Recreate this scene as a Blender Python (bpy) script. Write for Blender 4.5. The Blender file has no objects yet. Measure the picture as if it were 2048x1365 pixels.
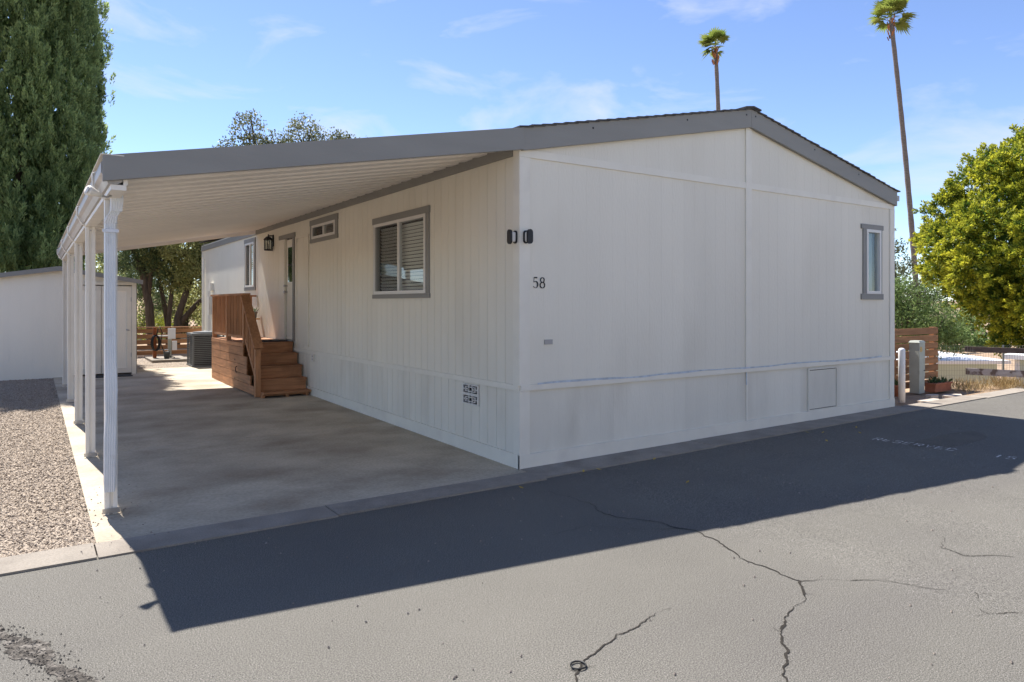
import bpy, math, random
import numpy as np
from mathutils import Vector, Matrix
R = math.radians
random.seed(7); rng = np.random.default_rng(7)
S = bpy.context.scene
COL = S.collection

# ------------------------------------------------------------------ camera
cam_d = bpy.data.cameras.new('camera'); cam = bpy.data.objects.new('camera', cam_d); COL.objects.link(cam)
cam.location = (-4.011, -5.761, 1.65)
cam.rotation_euler = (R(90), 0, R(-34.2))
cam_d.sensor_width = 36.0; cam_d.lens = 36.0*1413/2048; cam_d.shift_y = -74.5/2048
cam_d.clip_start = 0.05; cam_d.clip_end = 3000
S.camera = cam
# ------------------------------------------------------------------ light, sky, exposure
SUN = Vector((-0.18, 1.79, 2.69)).normalized()
sun_d = bpy.data.lights.new('sun', 'SUN'); sun = bpy.data.objects.new('sun', sun_d); COL.objects.link(sun)
sun.location = (0, 20, 30)
sun_d.energy = 4.25; sun_d.angle = R(0.55); sun_d.color = (1.0, 0.955, 0.91)
sun.rotation_euler = SUN.to_track_quat('Z', 'Y').to_euler()
W = bpy.data.worlds.new('World'); S.world = W; W.use_nodes = True
nt = W.node_tree; nt.nodes.clear()
def nn(t, **k):
    n = nt.nodes.new(t)
    for a, b in k.items(): setattr(n, a, b)
    return n
sky = nn('ShaderNodeTexSky', sky_type='NISHITA', sun_disc=False)
sky.sun_elevation = math.asin(SUN.z); sky.sun_rotation = math.atan2(SUN.x, SUN.y)
sky.altitude = 200; sky.air_density = 0.75; sky.dust_density = 0.05; sky.ozone_density = 3.0
tc = nn('ShaderNodeTexCoord'); mp = nn('ShaderNodeMapping'); mp.inputs['Scale'].default_value = (1.0, 1.0, 2.6)
mp.inputs['Rotation'].default_value = (0.2, 0.25, 0.6)
n1 = nn('ShaderNodeTexNoise'); n1.inputs['Scale'].default_value = 4.6; n1.inputs['Detail'].default_value = 7; n1.inputs['Roughness'].default_value = 0.55
n1.inputs['Distortion'].default_value = 0.5
rp = nn('ShaderNodeValToRGB'); rp.color_ramp.elements[0].position = 0.535; rp.color_ramp.elements[1].position = 0.74
rp.color_ramp.elements[1].color = (0.75, 0.75, 0.75, 1)
hs = nn('ShaderNodeHueSaturation'); hs.inputs['Hue'].default_value = 0.507; hs.inputs['Saturation'].default_value = 1.01; hs.inputs['Value'].default_value = 1.0
mx = nn('ShaderNodeMix', data_type='RGBA'); mx.inputs[7].default_value = (3.7, 3.95, 4.4, 1)
bg = nn('ShaderNodeBackground'); bg.inputs['Strength'].default_value = 0.098
wo = nn('ShaderNodeOutputWorld')
L = nt.links.new
L(tc.outputs['Generated'], mp.inputs['Vector']); L(mp.outputs[0], n1.inputs['Vector']); L(n1.outputs['Fac'], rp.inputs[0])
L(sky.outputs[0], hs.inputs['Color']); L(hs.outputs[0], mx.inputs[6]); L(rp.outputs[0], mx.inputs[0])
L(mx.outputs[2], bg.inputs['Color']); L(bg.outputs[0], wo.inputs['Surface'])
S.view_settings.view_transform = 'Standard'; S.view_settings.look = 'None'
S.view_settings.exposure = 1.24; S.view_settings.gamma = 1.0
S.view_settings.use_curve_mapping = False

# ------------------------------------------------------------------ materials
MATS = {}
def mat(name, base, rough=0.8, var=0.12, scale=3.0, bump=0.0, bscale=60.0, stretch=(1, 1, 1), metal=0.0, alt=None, altpos=(0.45, 0.62), altscale=0.8, altstretch=(1, 1, 1), spec=0.3, fine=0.0, finescale=200.0, speck=0.0, rnd=0.0):
    m = bpy.data.materials.new(name); m.use_nodes = True; t = m.node_tree; ns = t.nodes; ns.clear()
    def N(ty): return ns.new(ty)
    def lk(a, b): t.links.new(a, b)
    out = N('ShaderNodeOutputMaterial'); p = N('ShaderNodeBsdfPrincipled'); lk(p.outputs[0], out.inputs[0])
    p.inputs['Roughness'].default_value = rough; p.inputs['Metallic'].default_value = metal; p.inputs['Specular IOR Level'].default_value = spec
    g = N('ShaderNodeNewGeometry')
    def noise(sc, st, det=5):
        mpn = N('ShaderNodeMapping'); mpn.inputs['Scale'].default_value = st; lk(g.outputs['Position'], mpn.inputs['Vector'])
        n = N('ShaderNodeTexNoise'); n.inputs['Scale'].default_value = sc; n.inputs['Detail'].default_value = det; lk(mpn.outputs[0], n.inputs['Vector']); return n.outputs['Fac']
    def ramp(fac, a, b, ca, cb):
        r = N('ShaderNodeValToRGB'); r.color_ramp.elements[0].position = a; r.color_ramp.elements[1].position = b
        r.color_ramp.elements[0].color = (*ca, 1); r.color_ramp.elements[1].color = (*cb, 1); lk(fac, r.inputs[0]); return r.outputs[0]
    lo = tuple(c*(1-var) for c in base); hi = tuple(min(1, c*(1+var)) for c in base)
    c = ramp(noise(scale, stretch), 0.3, 0.7, lo, hi)
    if alt:
        f = ramp(noise(altscale, altstretch, 6), altpos[0], altpos[1], (0, 0, 0), (1, 1, 1))
        mxn = N('ShaderNodeMix'); mxn.data_type = 'RGBA'; lk(f, mxn.inputs[0]); lk(c, mxn.inputs[6]); mxn.inputs[7].default_value = (*alt, 1); c = mxn.outputs[2]
    if fine > 0:
        f = ramp(noise(finescale, (1, 1, 1), 2), 0.32, 0.68, (1-fine,)*3, (1+fine,)*3)
        mu = N('ShaderNodeMix'); mu.data_type = 'RGBA'; mu.blend_type = 'MULTIPLY'; mu.inputs[0].default_value = 1; lk(c, mu.inputs[6]); lk(f, mu.inputs[7]); c = mu.outputs[2]
    if speck > 0:
        f = ramp(noise(240, (1, 1, 1), 1), 0.64, 0.72, (0, 0, 0), (speck,)*3)
        mq = N('ShaderNodeMix'); mq.data_type = 'RGBA'; lk(f, mq.inputs[0]); lk(c, mq.inputs[6]); mq.inputs[7].default_value = (0.42, 0.40, 0.37, 1); c = mq.outputs[2]
    if rnd > 0:
        oi = N('ShaderNodeObjectInfo'); f = ramp(oi.outputs['Random'], 0, 1, (1-rnd,)*3, (1+rnd,)*3)
        mr = N('ShaderNodeMix'); mr.data_type = 'RGBA'; mr.blend_type = 'MULTIPLY'; mr.inputs[0].default_value = 1; lk(c, mr.inputs[6]); lk(f, mr.inputs[7]); c = mr.outputs[2]
    lk(c, p.inputs['Base Color'])
    if bump > 0:
        b = N('ShaderNodeBump'); b.inputs['Strength'].default_value = bump; b.inputs['Distance'].default_value = 0.01
        lk(noise(bscale, stretch, 3), b.inputs['Height']); lk(b.outputs[0], p.inputs['Normal'])
    MATS[name] = m; return m
mat('wall_paint', (0.735, 0.698, 0.592), 0.75, 0.03, 1.4, 0.3, 55, (1, 1, 0.25), alt=(0.66, 0.622, 0.52), altpos=(0.52, 0.85), altscale=1.3, altstretch=(1, 1, 0.4), rnd=0.018)
mat('skirt_paint', (0.72, 0.687, 0.588), 0.75, 0.05, 2.0, 0.3, 55, (1, 1, 0.25), alt=(0.61, 0.572, 0.48), altpos=(0.50, 0.85), altscale=2.4, altstretch=(1, 1, 0.3), rnd=0.03)
mat('shed_paint', (0.84, 0.805, 0.70), 0.7, 0.03, 2, 0.3, 55, (1, 1, .25))
mat('trim_white', (0.745, 0.71, 0.61), 0.6, 0.035, 4, 0.12, 40, alt=(0.66, 0.62, 0.54), altpos=(0.56, 0.85), altscale=3.0)
mat('trim_grey', (0.255, 0.25, 0.228), 0.65, 0.05, 3, 0.15, 70, (0.4, 0.4, 2))
mat('blue_scuff', (0.50, 0.545, 0.59), 0.8, 0.2, 12)
mat('pan_metal', (0.80, 0.755, 0.69), 0.5, 0.04, 1.0)
mat('post_metal', (0.76, 0.73, 0.66), 0.45, 0.05, 3, alt=(0.60, 0.54, 0.44), altpos=(0.62, 0.85), altscale=5, altstretch=(1, 1, 0.3))
mat('spout_metal', (0.68, 0.70, 0.71), 0.4, 0.06, 4, alt=(0.5, 0.5, 0.48), altpos=(0.6, 0.85), altscale=7)
mat('gutter_metal', (0.36, 0.35, 0.335), 0.45, 0.06, 3)
mat('vinyl', (0.68, 0.66, 0.61), 0.4, 0.02, 4)
mat('blind', (0.88, 0.84, 0.77), 0.5, 0.03, 4)
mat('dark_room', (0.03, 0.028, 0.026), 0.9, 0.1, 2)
mat('curtain', (0.35, 0.45, 0.47), 0.8, 0.1, 6, 0, 1, (8, 8, 0.5))
mat('black_metal', (0.018, 0.018, 0.02), 0.4, 0.1, 6)
mat('steel', (0.45, 0.45, 0.46), 0.3, 0.05, 8, metal=0.9)
mat('shingle', (0.085, 0.082, 0.08), 0.95, 0.3, 9, 0.5, 120)
mat('wood_y', (0.41, 0.2, 0.095), 0.7, 0.25, 6, 0.3, 40, (4, 0.35, 4), alt=(0.254, 0.120, 0.057), altpos=(0.55, 0.8), altscale=3, rnd=0.14)
mat('wood_x', (0.385, 0.185, 0.088), 0.7, 0.25, 6, 0.3, 40, (0.35, 4, 4), alt=(0.239, 0.111, 0.053), altpos=(0.55, 0.8), altscale=3, rnd=0.14)
mat('wood_z', (0.4, 0.195, 0.092), 0.7, 0.25, 6, 0.3, 40, (4, 4, 0.35), alt=(0.248, 0.117, 0.055), altpos=(0.55, 0.8), altscale=3, rnd=0.14)
mat('fence_wood', (0.33, 0.165, 0.075), 0.75, 0.25, 5, 0.3, 40, (0.4, 4, 4), rnd=0.16)
mat('asphalt', (0.127, 0.119, 0.100), 0.92, 0.09, 0.6, 0.22, 150, alt=(0.106, 0.098, 0.086), altpos=(0.42, 0.74), altscale=0.9, altstretch=(0.28, 1, 1), fine=0.58, finescale=150, speck=0.9)
mat('asphalt_patch', (0.066, 0.058, 0.048), 0.95, 0.5, 22, 1.0, 45, alt=(0.15, 0.135, 0.115), altpos=(0.48, 0.60), altscale=16, fine=0.6, finescale=90)
mat('crack_dark', (0.028, 0.024, 0.019), 1.0, 0.3, 30)
mat('road_paint', (0.55, 0.53, 0.49), 0.9, 0.2, 20, alt=(0.16, 0.15, 0.135), altpos=(0.50, 0.62), altscale=18)
mat('oil_stain', (0.116, 0.104, 0.085), 0.92, 0.12, 3, fine=0.5, finescale=150)
mat('concrete', (0.50, 0.435, 0.325), 0.9, 0.10, 2.2, 0.2, 60, (1, 1, 1), alt=(0.25, 0.195, 0.135), altpos=(0.42, 0.80), altscale=1.3, altstretch=(0.8, 1.1, 1), fine=0.10, finescale=40, rnd=0.04)
mat('kerb_concrete', (0.285, 0.25, 0.205), 0.92, 0.12, 3.5, 0.3, 70, alt=(0.21, 0.18, 0.145), altpos=(0.5, 0.75), altscale=2.5, fine=0.12, finescale=90, rnd=0.06)
mat('joint_dirt_gap_shade', (0.10, 0.085, 0.065), 1, 0.3, 10)
mat('gravel_soil', (0.27, 0.225, 0.185), 1, 0.25, 12, 0.6, 70)
mat('soil', (0.36, 0.255, 0.165), 1, 0.22, 2.0, 0.5, 40, alt=(0.26, 0.185, 0.12), altpos=(0.45, 0.7), altscale=1.6, fine=0.15, finescale=60)
mat('stone_flag', (0.50, 0.43, 0.35), 0.9, 0.15, 5, 0.3, 40)
mat('bark', (0.10, 0.075, 0.055), 0.95, 0.35, 6, 0.8, 25, (3, 3, 0.5))
mat('palm_bark', (0.17, 0.145, 0.125), 0.95, 0.3, 5, 0.8, 10, (1, 1, 5))
mat('palm_boots', (0.30, 0.13, 0.06), 0.9, 0.3, 8)
mat('terracotta', (0.36, 0.13, 0.07), 0.8, 0.15, 8)
mat('yellow_pot', (0.55, 0.36, 0.06), 0.5, 0.1, 8)
mat('grey_pot', (0.22, 0.22, 0.20), 0.7, 0.15, 10)
mat('pale_wood', (0.50, 0.33, 0.16), 0.6, 0.15, 8)
mat('ac_grey', (0.115, 0.125, 0.13), 0.5, 0.06, 6)
mat('pedestal', (0.40, 0.42, 0.36), 0.55, 0.08, 5, alt=(0.30, 0.30, 0.25), altpos=(0.6, 0.8), altscale=6)
mat('sticker', (0.50, 0.34, 0.12), 0.5, 0.05, 5)
mat('white_paint', (0.80, 0.80, 0.79), 0.5, 0.03, 6)
mat('pale_green', (0.50, 0.56, 0.47), 0.8, 0.04, 2)
mat('white_roof', (0.82, 0.83, 0.84), 0.6, 0.04, 2)
mat('old_rail', (0.40, 0.36, 0.34), 0.9, 0.2, 6, 0.4, 30, (3, 0.5, 3), alt=(0.16, 0.12, 0.10), altpos=(0.50, 0.60), altscale=8)
mat('dark_rail', (0.115, 0.085, 0.07), 0.9, 0.3, 6, 0.4, 30)
mat('wire', (0.24, 0.25, 0.22), 0.6, 0.1, 5)
mat('mat_dark', (0.05, 0.05, 0.05), 1, 0.2, 30)
mat('hose_black', (0.02, 0.02, 0.02), 0.5, 0.1, 10)
mat('rust_post', (0.25, 0.08, 0.03), 0.85, 0.25, 9)
mat('tarp', (0.66, 0.63, 0.57), 0.7, 0.08, 4)

def leafmat(name, c0, c1, rough=0.6, trans=0.25):
    m = bpy.data.materials.new(name); m.use_nodes = True; t = m.node_tree; ns = t.nodes; ns.clear()
    out = ns.new('ShaderNodeOutputMaterial'); a = ns.new('ShaderNodeAttribute'); a.attribute_name = 'tint'
    r = ns.new('ShaderNodeValToRGB'); r.color_ramp.elements[0].color = (*c0, 1); r.color_ramp.elements[1].color = (*c1, 1)
    t.links.new(a.outputs['Fac'], r.inputs[0])
    p = ns.new('ShaderNodeBsdfPrincipled'); p.inputs['Roughness'].default_value = rough; p.inputs['Specular IOR Level'].default_value = 0.25
    tr = ns.new('ShaderNodeBsdfTranslucent'); mxs = ns.new('ShaderNodeMixShader'); mxs.inputs[0].default_value = trans
    t.links.new(r.outputs[0], p.inputs['Base Color']); t.links.new(r.outputs[0], tr.inputs['Color'])
    t.links.new(p.outputs[0], mxs.inputs[1]); t.links.new(tr.outputs[0], mxs.inputs[2]); t.links.new(mxs.outputs[0], out.inputs[0])
    MATS[name] = m
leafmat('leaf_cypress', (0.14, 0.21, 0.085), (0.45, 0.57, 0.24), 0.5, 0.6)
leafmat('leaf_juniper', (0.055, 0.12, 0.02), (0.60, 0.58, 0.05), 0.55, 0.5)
leafmat('leaf_oak', (0.17, 0.19, 0.065), (0.60, 0.60, 0.26), 0.5, 0.62)
leafmat('leaf_oak_grey', (0.075, 0.09, 0.05), (0.25, 0.26, 0.13), 0.5, 0.4)
leafmat('leaf_pine', (0.06, 0.095, 0.045), (0.19, 0.25, 0.11), 0.5, 0.5)
leafmat('leaf_shrub', (0.07, 0.13, 0.035), (0.26, 0.34, 0.11), 0.5, 0.4)
leafmat('leaf_palm', (0.08, 0.15, 0.03), (0.30, 0.34, 0.07), 0.5, 0.5)
leafmat('leaf_grass', (0.30, 0.20, 0.085), (0.52, 0.39, 0.19))
leafmat('leaf_lime', (0.20, 0.26, 0.03), (0.42, 0.42, 0.06))  # yellowish lime leaves of one rear bush
leafmat('leaf_cactus', (0.05, 0.09, 0.04), (0.12, 0.17, 0.07))
leafmat('leaf_fallen', (0.30, 0.20, 0.03), (0.50, 0.36, 0.07), 0.8, 0.0)
leafmat('pebble', (0.23, 0.18, 0.135), (0.53, 0.445, 0.345), 0.9, 0.0)

def glass(name, tint, refl=1.0):
    m = bpy.data.materials.new(name); m.use_nodes = True; t = m.node_tree; ns = t.nodes; ns.clear()
    out = ns.new('ShaderNodeOutputMaterial'); tr = ns.new('ShaderNodeBsdfTransparent'); tr.inputs[0].default_value = (*tint, 1)
    gl = ns.new('ShaderNodeBsdfGlossy'); gl.inputs['Roughness'].default_value = 0.02
    fr = ns.new('ShaderNodeLayerWeight'); fr.inputs['Blend'].default_value = 0.5
    pw_ = ns.new('ShaderNodeMath'); pw_.operation = 'POWER'; pw_.inputs[1].default_value = 4.0; t.links.new(fr.outputs['Facing'], pw_.inputs[0])
    mu = ns.new('ShaderNodeMath'); mu.operation = 'MULTIPLY_ADD'; mu.inputs[1].default_value = 0.8; mu.inputs[2].default_value = 0.06*refl; t.links.new(pw_.outputs[0], mu.inputs[0])
    ms = ns.new('ShaderNodeMixShader'); t.links.new(mu.outputs[0], ms.inputs[0]); t.links.new(tr.outputs[0], ms.inputs[1]); t.links.new(gl.outputs[0], ms.inputs[2])
    t.links.new(ms.outputs[0], out.inputs[0]); MATS[name] = m
glass('glass', (0.80, 0.85, 0.84), 1.6)
def screenmat():
    m = bpy.data.materials.new('insect_screen'); m.use_nodes = True; t = m.node_tree; ns = t.nodes; ns.clear()
    out = ns.new('ShaderNodeOutputMaterial'); tr = ns.new('ShaderNodeBsdfTransparent'); d = ns.new('ShaderNodeBsdfDiffuse'); d.inputs[0].default_value = (0.05, 0.045, 0.04, 1)
    ms = ns.new('ShaderNodeMixShader'); ms.inputs[0].default_value = 0.36
    t.links.new(tr.outputs[0], ms.inputs[1]); t.links.new(d.outputs[0], ms.inputs[2]); t.links.new(ms.outputs[0], out.inputs[0]); MATS['insect_screen'] = m
screenmat()

# ------------------------------------------------------------------ helpers
class MB:
    def __init__(s): s.v = []; s.f = []
    def hexa(s, p):
        n = len(s.v); s.v += [tuple(q) for q in p]
        for a in ((0, 3, 2, 1), (4, 5, 6, 7), (0, 1, 5, 4), (1, 2, 6, 5), (2, 3, 7, 6), (3, 0, 4, 7)): s.f.append(tuple(n+i for i in a))
    def box(s, x0, x1, y0, y1, z0, z1):
        s.hexa([(x0, y0, z0), (x1, y0, z0), (x1, y1, z0), (x0, y1, z0), (x0, y0, z1), (x1, y0, z1), (x1, y1, z1), (x0, y1, z1)])
    def face(s, pts):
        n = len(s.v); s.v += [tuple(q) for q in pts]; s.f.append(tuple(range(n, n+len(pts))))
    def bar(s, a, b, w, h, up=(0, 0, 1)):
        a, b = Vector(a), Vector(b); d = (b-a).normalized(); r = d.cross(Vector(up)).normalized()*(w/2); u = r.cross(d).normalized()*(h/2)
        s.hexa([a-r-u, a+r-u, b+r-u, b-r-u, a-r+u, a+r+u, b+r+u, b-r+u])
    def tube(s, pts, rad, n=8, caps=True):
        pts = [Vector(p) for p in pts]
        if not hasattr(rad, '__len__'): rad = [rad]*len(pts)
        rings = []; ref = Vector((0.3, 0.9, 0.1))
        for i, p in enumerate(pts):
            d = (pts[min(i+1, len(pts)-1)]-pts[max(i-1, 0)]).normalized()
            if abs(d.dot(ref.normalized())) > 0.97: ref = Vector((1, 0, 0.2))
            a = d.cross(ref).normalized(); b = d.cross(a).normalized(); k = len(s.v)
            for j in range(n):
                t = 2*math.pi*j/n; s.v.append(tuple(p+(a*math.cos(t)+b*math.sin(t))*rad[i]))
            rings.append(k)
        for q in range(len(rings)-1):
            for j in range(n): s.f.append((rings[q]+j, rings[q]+(j+1) % n, rings[q+1]+(j+1) % n, rings[q+1]+j))
        if caps: s.f.append(tuple(rings[0]+j for j in range(n))[::-1]); s.f.append(tuple(rings[-1]+j for j in range(n)))
    def lathe(s, cx, cy, prof, n=16):
        rings = []
        for r, z in prof:
            k = len(s.v)
            for j in range(n):
                t = 2*math.pi*j/n; s.v.append((cx+r*math.cos(t), cy+r*math.sin(t), z))
            rings.append(k)
        for q in range(len(rings)-1):
            for j in range(n): s.f.append((rings[q]+j, rings[q]+(j+1) % n, rings[q+1]+(j+1) % n, rings[q+1]+j))
        s.f.append(tuple(rings[0]+j for j in range(n))[::-1]); s.f.append(tuple(rings[-1]+j for j in range(n)))
    def ribbon(s, pts, w, z=None, up=None):
        # flat strip following ground points (x,y,z), width in metres (list or number)
        pts = [Vector(p) for p in pts]; n0 = len(s.v)
        for i, p in enumerate(pts):
            d = pts[min(i+1, len(pts)-1)]-pts[max(i-1, 0)]; u = Vector(up) if up else Vector((0, 0, 1))
            sd = d.cross(u).normalized()*((w[i] if hasattr(w, '__len__') else w)/2)
            s.v += [tuple(p-sd), tuple(p+sd)]
        for i in range(len(pts)-1): a = n0+2*i; s.f.append((a, a+1, a+3, a+2))
    def build(s, name, m, parent=None, smooth=False, loc=None):
        me = bpy.data.meshes.new(name); me.from_pydata(s.v, [], s.f); me.validate(); me.update()
        return link(name, me, m, parent, smooth, loc)
def link(name, me, m, parent=None, smooth=False, loc=None):
    if m and not me.materials: me.materials.append(MATS[m])
    if smooth:
        for p in me.polygons: p.use_smooth = True
    o = bpy.data.objects.new(name, me); COL.objects.link(o)
    l = Vector(loc) if loc is not None else Vector((0, 0, 0))
    if parent is not None:
        o.parent = parent; pw = Vector((0, 0, 0)); q = parent
        while q is not None: pw += Vector(q.location); q = q.parent
        o.location = l-pw
    else: o.location = l
    return o
def tag(o, label, cat, group=None, kind=None):
    o['label'] = label; o['category'] = cat
    if group: o['group'] = group
    if kind: o['kind'] = kind
    return o
def thing(name, label, cat, loc, group=None):
    o = bpy.data.objects.new(name, None); COL.objects.link(o); o.location = loc; o.empty_display_size = 0.2
    return tag(o, label, cat, group)
def struct(o): o['kind'] = 'structure'; return o
def box(name, m, parent, x0, x1, y0, y1, z0, z1):
    b = MB(); b.box(x0, x1, y0, y1, z0, z1); return b.build(name, m, parent)
_shared = {}
def sbox(name, m, parent, x0, x1, y0, y1, z0, z1):      # boxes of one size share mesh data
    k = (m, round(x1-x0, 4), round(y1-y0, 4), round(z1-z0, 4))
    if k not in _shared:
        b = MB(); a, c, d = (x1-x0)/2, (y1-y0)/2, (z1-z0)/2; b.box(-a, a, -c, c, -d, d)
        me = bpy.data.meshes.new(name); me.from_pydata(b.v, [], b.f); me.update(); _shared[k] = me
    return link(name, _shared[k], m, parent, False, ((x0+x1)/2, (y0+y1)/2, (z0+z1)/2))
def H(x, y):            # gentle fall of the paved terrace
    return 0.006*min(max(x, 0), 12)+0.0105*min(max(y, 0), 20)
def leafmesh(name, P, D, ln, wd, tint, m, parent=None, fold=0.25):
    # P base points, D unit directions, ln/wd arrays: one diamond leaf each
    n = len(P); rv = rng.normal(size=(n, 3)); sd = np.cross(D, rv); sd /= np.linalg.norm(sd, axis=1, keepdims=True)+1e-9
    up = np.cross(sd, D); ln = np.broadcast_to(ln, n)[:, None]; wd = np.broadcast_to(wd, n)[:, None]
    v = np.empty((n, 4, 3)); v[:, 0] = P; v[:, 1] = P+D*ln*0.5+sd*wd*0.5+up*wd*fold; v[:, 2] = P+D*ln; v[:, 3] = P+D*ln*0.5-sd*wd*0.5+up*wd*fold
    return quadmesh(name, v, tint, m, parent)
def quadmesh(name, v, tint, m, parent=None):
    n = len(v); me = bpy.data.meshes.new(name)
    me.vertices.add(4*n); me.vertices.foreach_set('co', v.reshape(-1).astype(np.float32))
    me.loops.add(4*n); me.loops.foreach_set('vertex_index', np.arange(4*n, dtype=np.int32))
    me.polygons.add(n); me.polygons.foreach_set('loop_start', np.arange(0, 4*n, 4, dtype=np.int32)); 
    me.update(calc_edges=True)
    a = me.attributes.new('tint', 'FLOAT', 'FACE'); a.data.foreach_set('value', np.clip(tint, 0, 1).astype(np.float32))
    return link(name, me, m, parent)
def unit(a): return a/(np.linalg.norm(a, axis=-1, keepdims=True)+1e-9)
def rdir(n): return unit(rng.normal(size=(n, 3)))

# ================================================================== SETTING
# ground sheet
def GZ(x, y):
    r = math.hypot(x+4, y+5.8)
    d = min(x-11.8, y+0.2)
    t = min(max(d/5.0, 0), 1); t = t*t*(3-2*t)
    z = H(x, y)-0.05
    far = min(max((r-55)/140.0, 0), 1)
    z = z*(1-t)+(-3.6)*t
    if d > 0: z += far*6.0
    return z
xs = [-900, -500, -250, -120, -60, -30, -15, -9, -6, -4.5, -3.2, -1, 1, 3, 5, 7, 8.5, 10, 11, 11.8, 12.4, 13, 13.6, 14.2, 15, 16, 17, 19, 22, 26, 32, 40, 50, 60, 72, 86, 100, 120, 145, 170, 200, 260, 400, 900]
ys = [-900, -400, -150, -60, -30, -15, -8, -4, -2, -0.9, -0.2, 0.4, 1, 1.6, 2.2, 3, 4, 4.8, 6, 8, 10, 12, 14, 17, 20, 24, 30, 40, 55, 75, 100, 140, 200, 300, 500, 900]
g = MB()
for y in ys:
    for x in xs: g.v.append((x, y, GZ(x, y)))
nx = len(xs)
for j in range(len(ys)-1):
    for i in range(nx-1): a = j*nx+i; g.f.append((a, a+1, a+nx+1, a+nx))
ground = struct(g.build('ground', 'soil', smooth=True))
# road: asphalt
def sheet(name, m, x0, x1, y0, y1, dz, nx=24, ny=8, parent=None):
    b = MB()
    for j in range(ny+1):
        for i in range(nx+1):
            x = x0+(x1-x0)*i/nx; y = y0+(y1-y0)*j/ny; b.v.append((x, y, H(x, y)+dz))
    for j in range(ny):
        for i in range(nx): a = j*(nx+1)+i; b.f.append((a, a+1, a+nx+2, a+nx+1))
    return b.build(name, m, parent)
road = struct(sheet('road', 'asphalt', -36, 60, -7.4, -0.40, 0.0, 96, 8))
def slab(b, x0, x1, y0, y1, dz, th=0.10):
    p = [(x0, y0), (x1, y0), (x1, y1), (x0, y1)]
    b.hexa([(x, y, H(x, y)+dz-th) for x, y in p]+[(x, y, H(x, y)+dz) for x, y in p])
kerb = bpy.data.objects.new('kerb', None); COL.objects.link(kerb); struct(kerb)
for i, (x0, x1, ya, yb) in enumerate([(-9.0, -6.7, -.485, -.15), (-6.69, -3.665, -.485, -.15), (-3.655, -2.05, -.488, -.165), (-2.04, -.02, -.47, -.165), (-.01, 2.44, -.42, .03), (2.45, 4.87, -.40, .03), (4.88, 7.18, -.39, .03), (7.19, 9.3, -.40, -.06), (9.31, 11.6, -.43, -.12)]):
    b = MB(); slab(b, x0, x1, ya, yb, 0.012+0.003*(i % 2)); b.build('kerb_segment', 'kerb_concrete', kerb)
drive = bpy.data.objects.new('driveway', None); COL.objects.link(drive); struct(drive)
ydiv = [-0.15, 3.06, 6.12, 9.18, 12.6]
for i in range(4):
    b = MB(); slab(b, -3.645, 0.02, ydiv[i]+.004, ydiv[i+1]-.006, 0.006); b.build('concrete_slab', 'concrete', drive)
b = MB(); b.v = []; slab(b, -3.7, 0.05, -0.16, 12.5, -0.012, 0.03); b.build('joint_bed', 'joint_dirt_gap_shade', drive)
gb = struct(sheet('gravel_bed', 'gravel_soil', -9.0, -3.652, -0.145, 14.5, -0.012, 10, 20))
gb2 = struct(sheet('gravel_path', 'gravel_soil', -2.2, 0.02, 12.62, 16.2, 0.004, 4, 6))
# pebbles
def pebbles(name, x0, x1, y0, y1, n, lab, s0=0.007, s1=0.017):
    P = np.stack([rng.uniform(x0, x1, n), y0+(y1-y0)*rng.uniform(0, 1, n)**1.25, np.zeros(n)], 1)
    P[:, 2] = 0.0105*np.clip(P[:, 1], 0, 20)-0.008
    s = rng.uniform(s0, s1, n)[:, None]
    ax = rdir(n); ay = unit(np.cross(ax, rng.normal(size=(n, 3)))); az = np.cross(ax, ay)
    k = np.stack([ax*s*1.25, -ax*s*1.25, ay*s, -ay*s, az*s*.8, -az*s*.8], 1)+P[:, None]+np.array([0, 0, .004])
    tri = np.array([[0, 2, 4], [2, 1, 4], [1, 3, 4], [3, 0, 4], [2, 0, 5], [1, 2, 5], [3, 1, 5], [0, 3, 5]])
    me = bpy.data.meshes.new(name); me.vertices.add(6*n); me.vertices.foreach_set('co', k.reshape(-1).astype(np.float32))
    idx = (tri[None]+6*np.arange(n)[:, None, None]).reshape(-1).astype(np.int32)
    me.loops.add(len(idx)); me.loops.foreach_set('vertex_index', idx); me.polygons.add(8*n); me.polygons.foreach_set('loop_start', np.arange(0, 24*n, 3, dtype=np.int32)); me.update(calc_edges=True)
    a = me.attributes.new('tint', 'FLOAT', 'FACE'); a.data.foreach_set('value', np.repeat(np.clip(rng.normal(.5, .22, n), 0, 1), 8).astype(np.float32))
    o = link(name, me, 'pebble'); tag(o, lab, 'gravel', kind='stuff'); return o
pebbles('gravel', -4.95, -3.64, -0.15, 11.55, 62000, 'loose pinkish grey gravel beside the concrete driveway', .004, .0145)
pebbles('gravel', -2.0, -0.05, 12.7, 16.1, 9000, 'loose gravel strip in front of the rear slatted fence', .010, .02)

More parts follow.
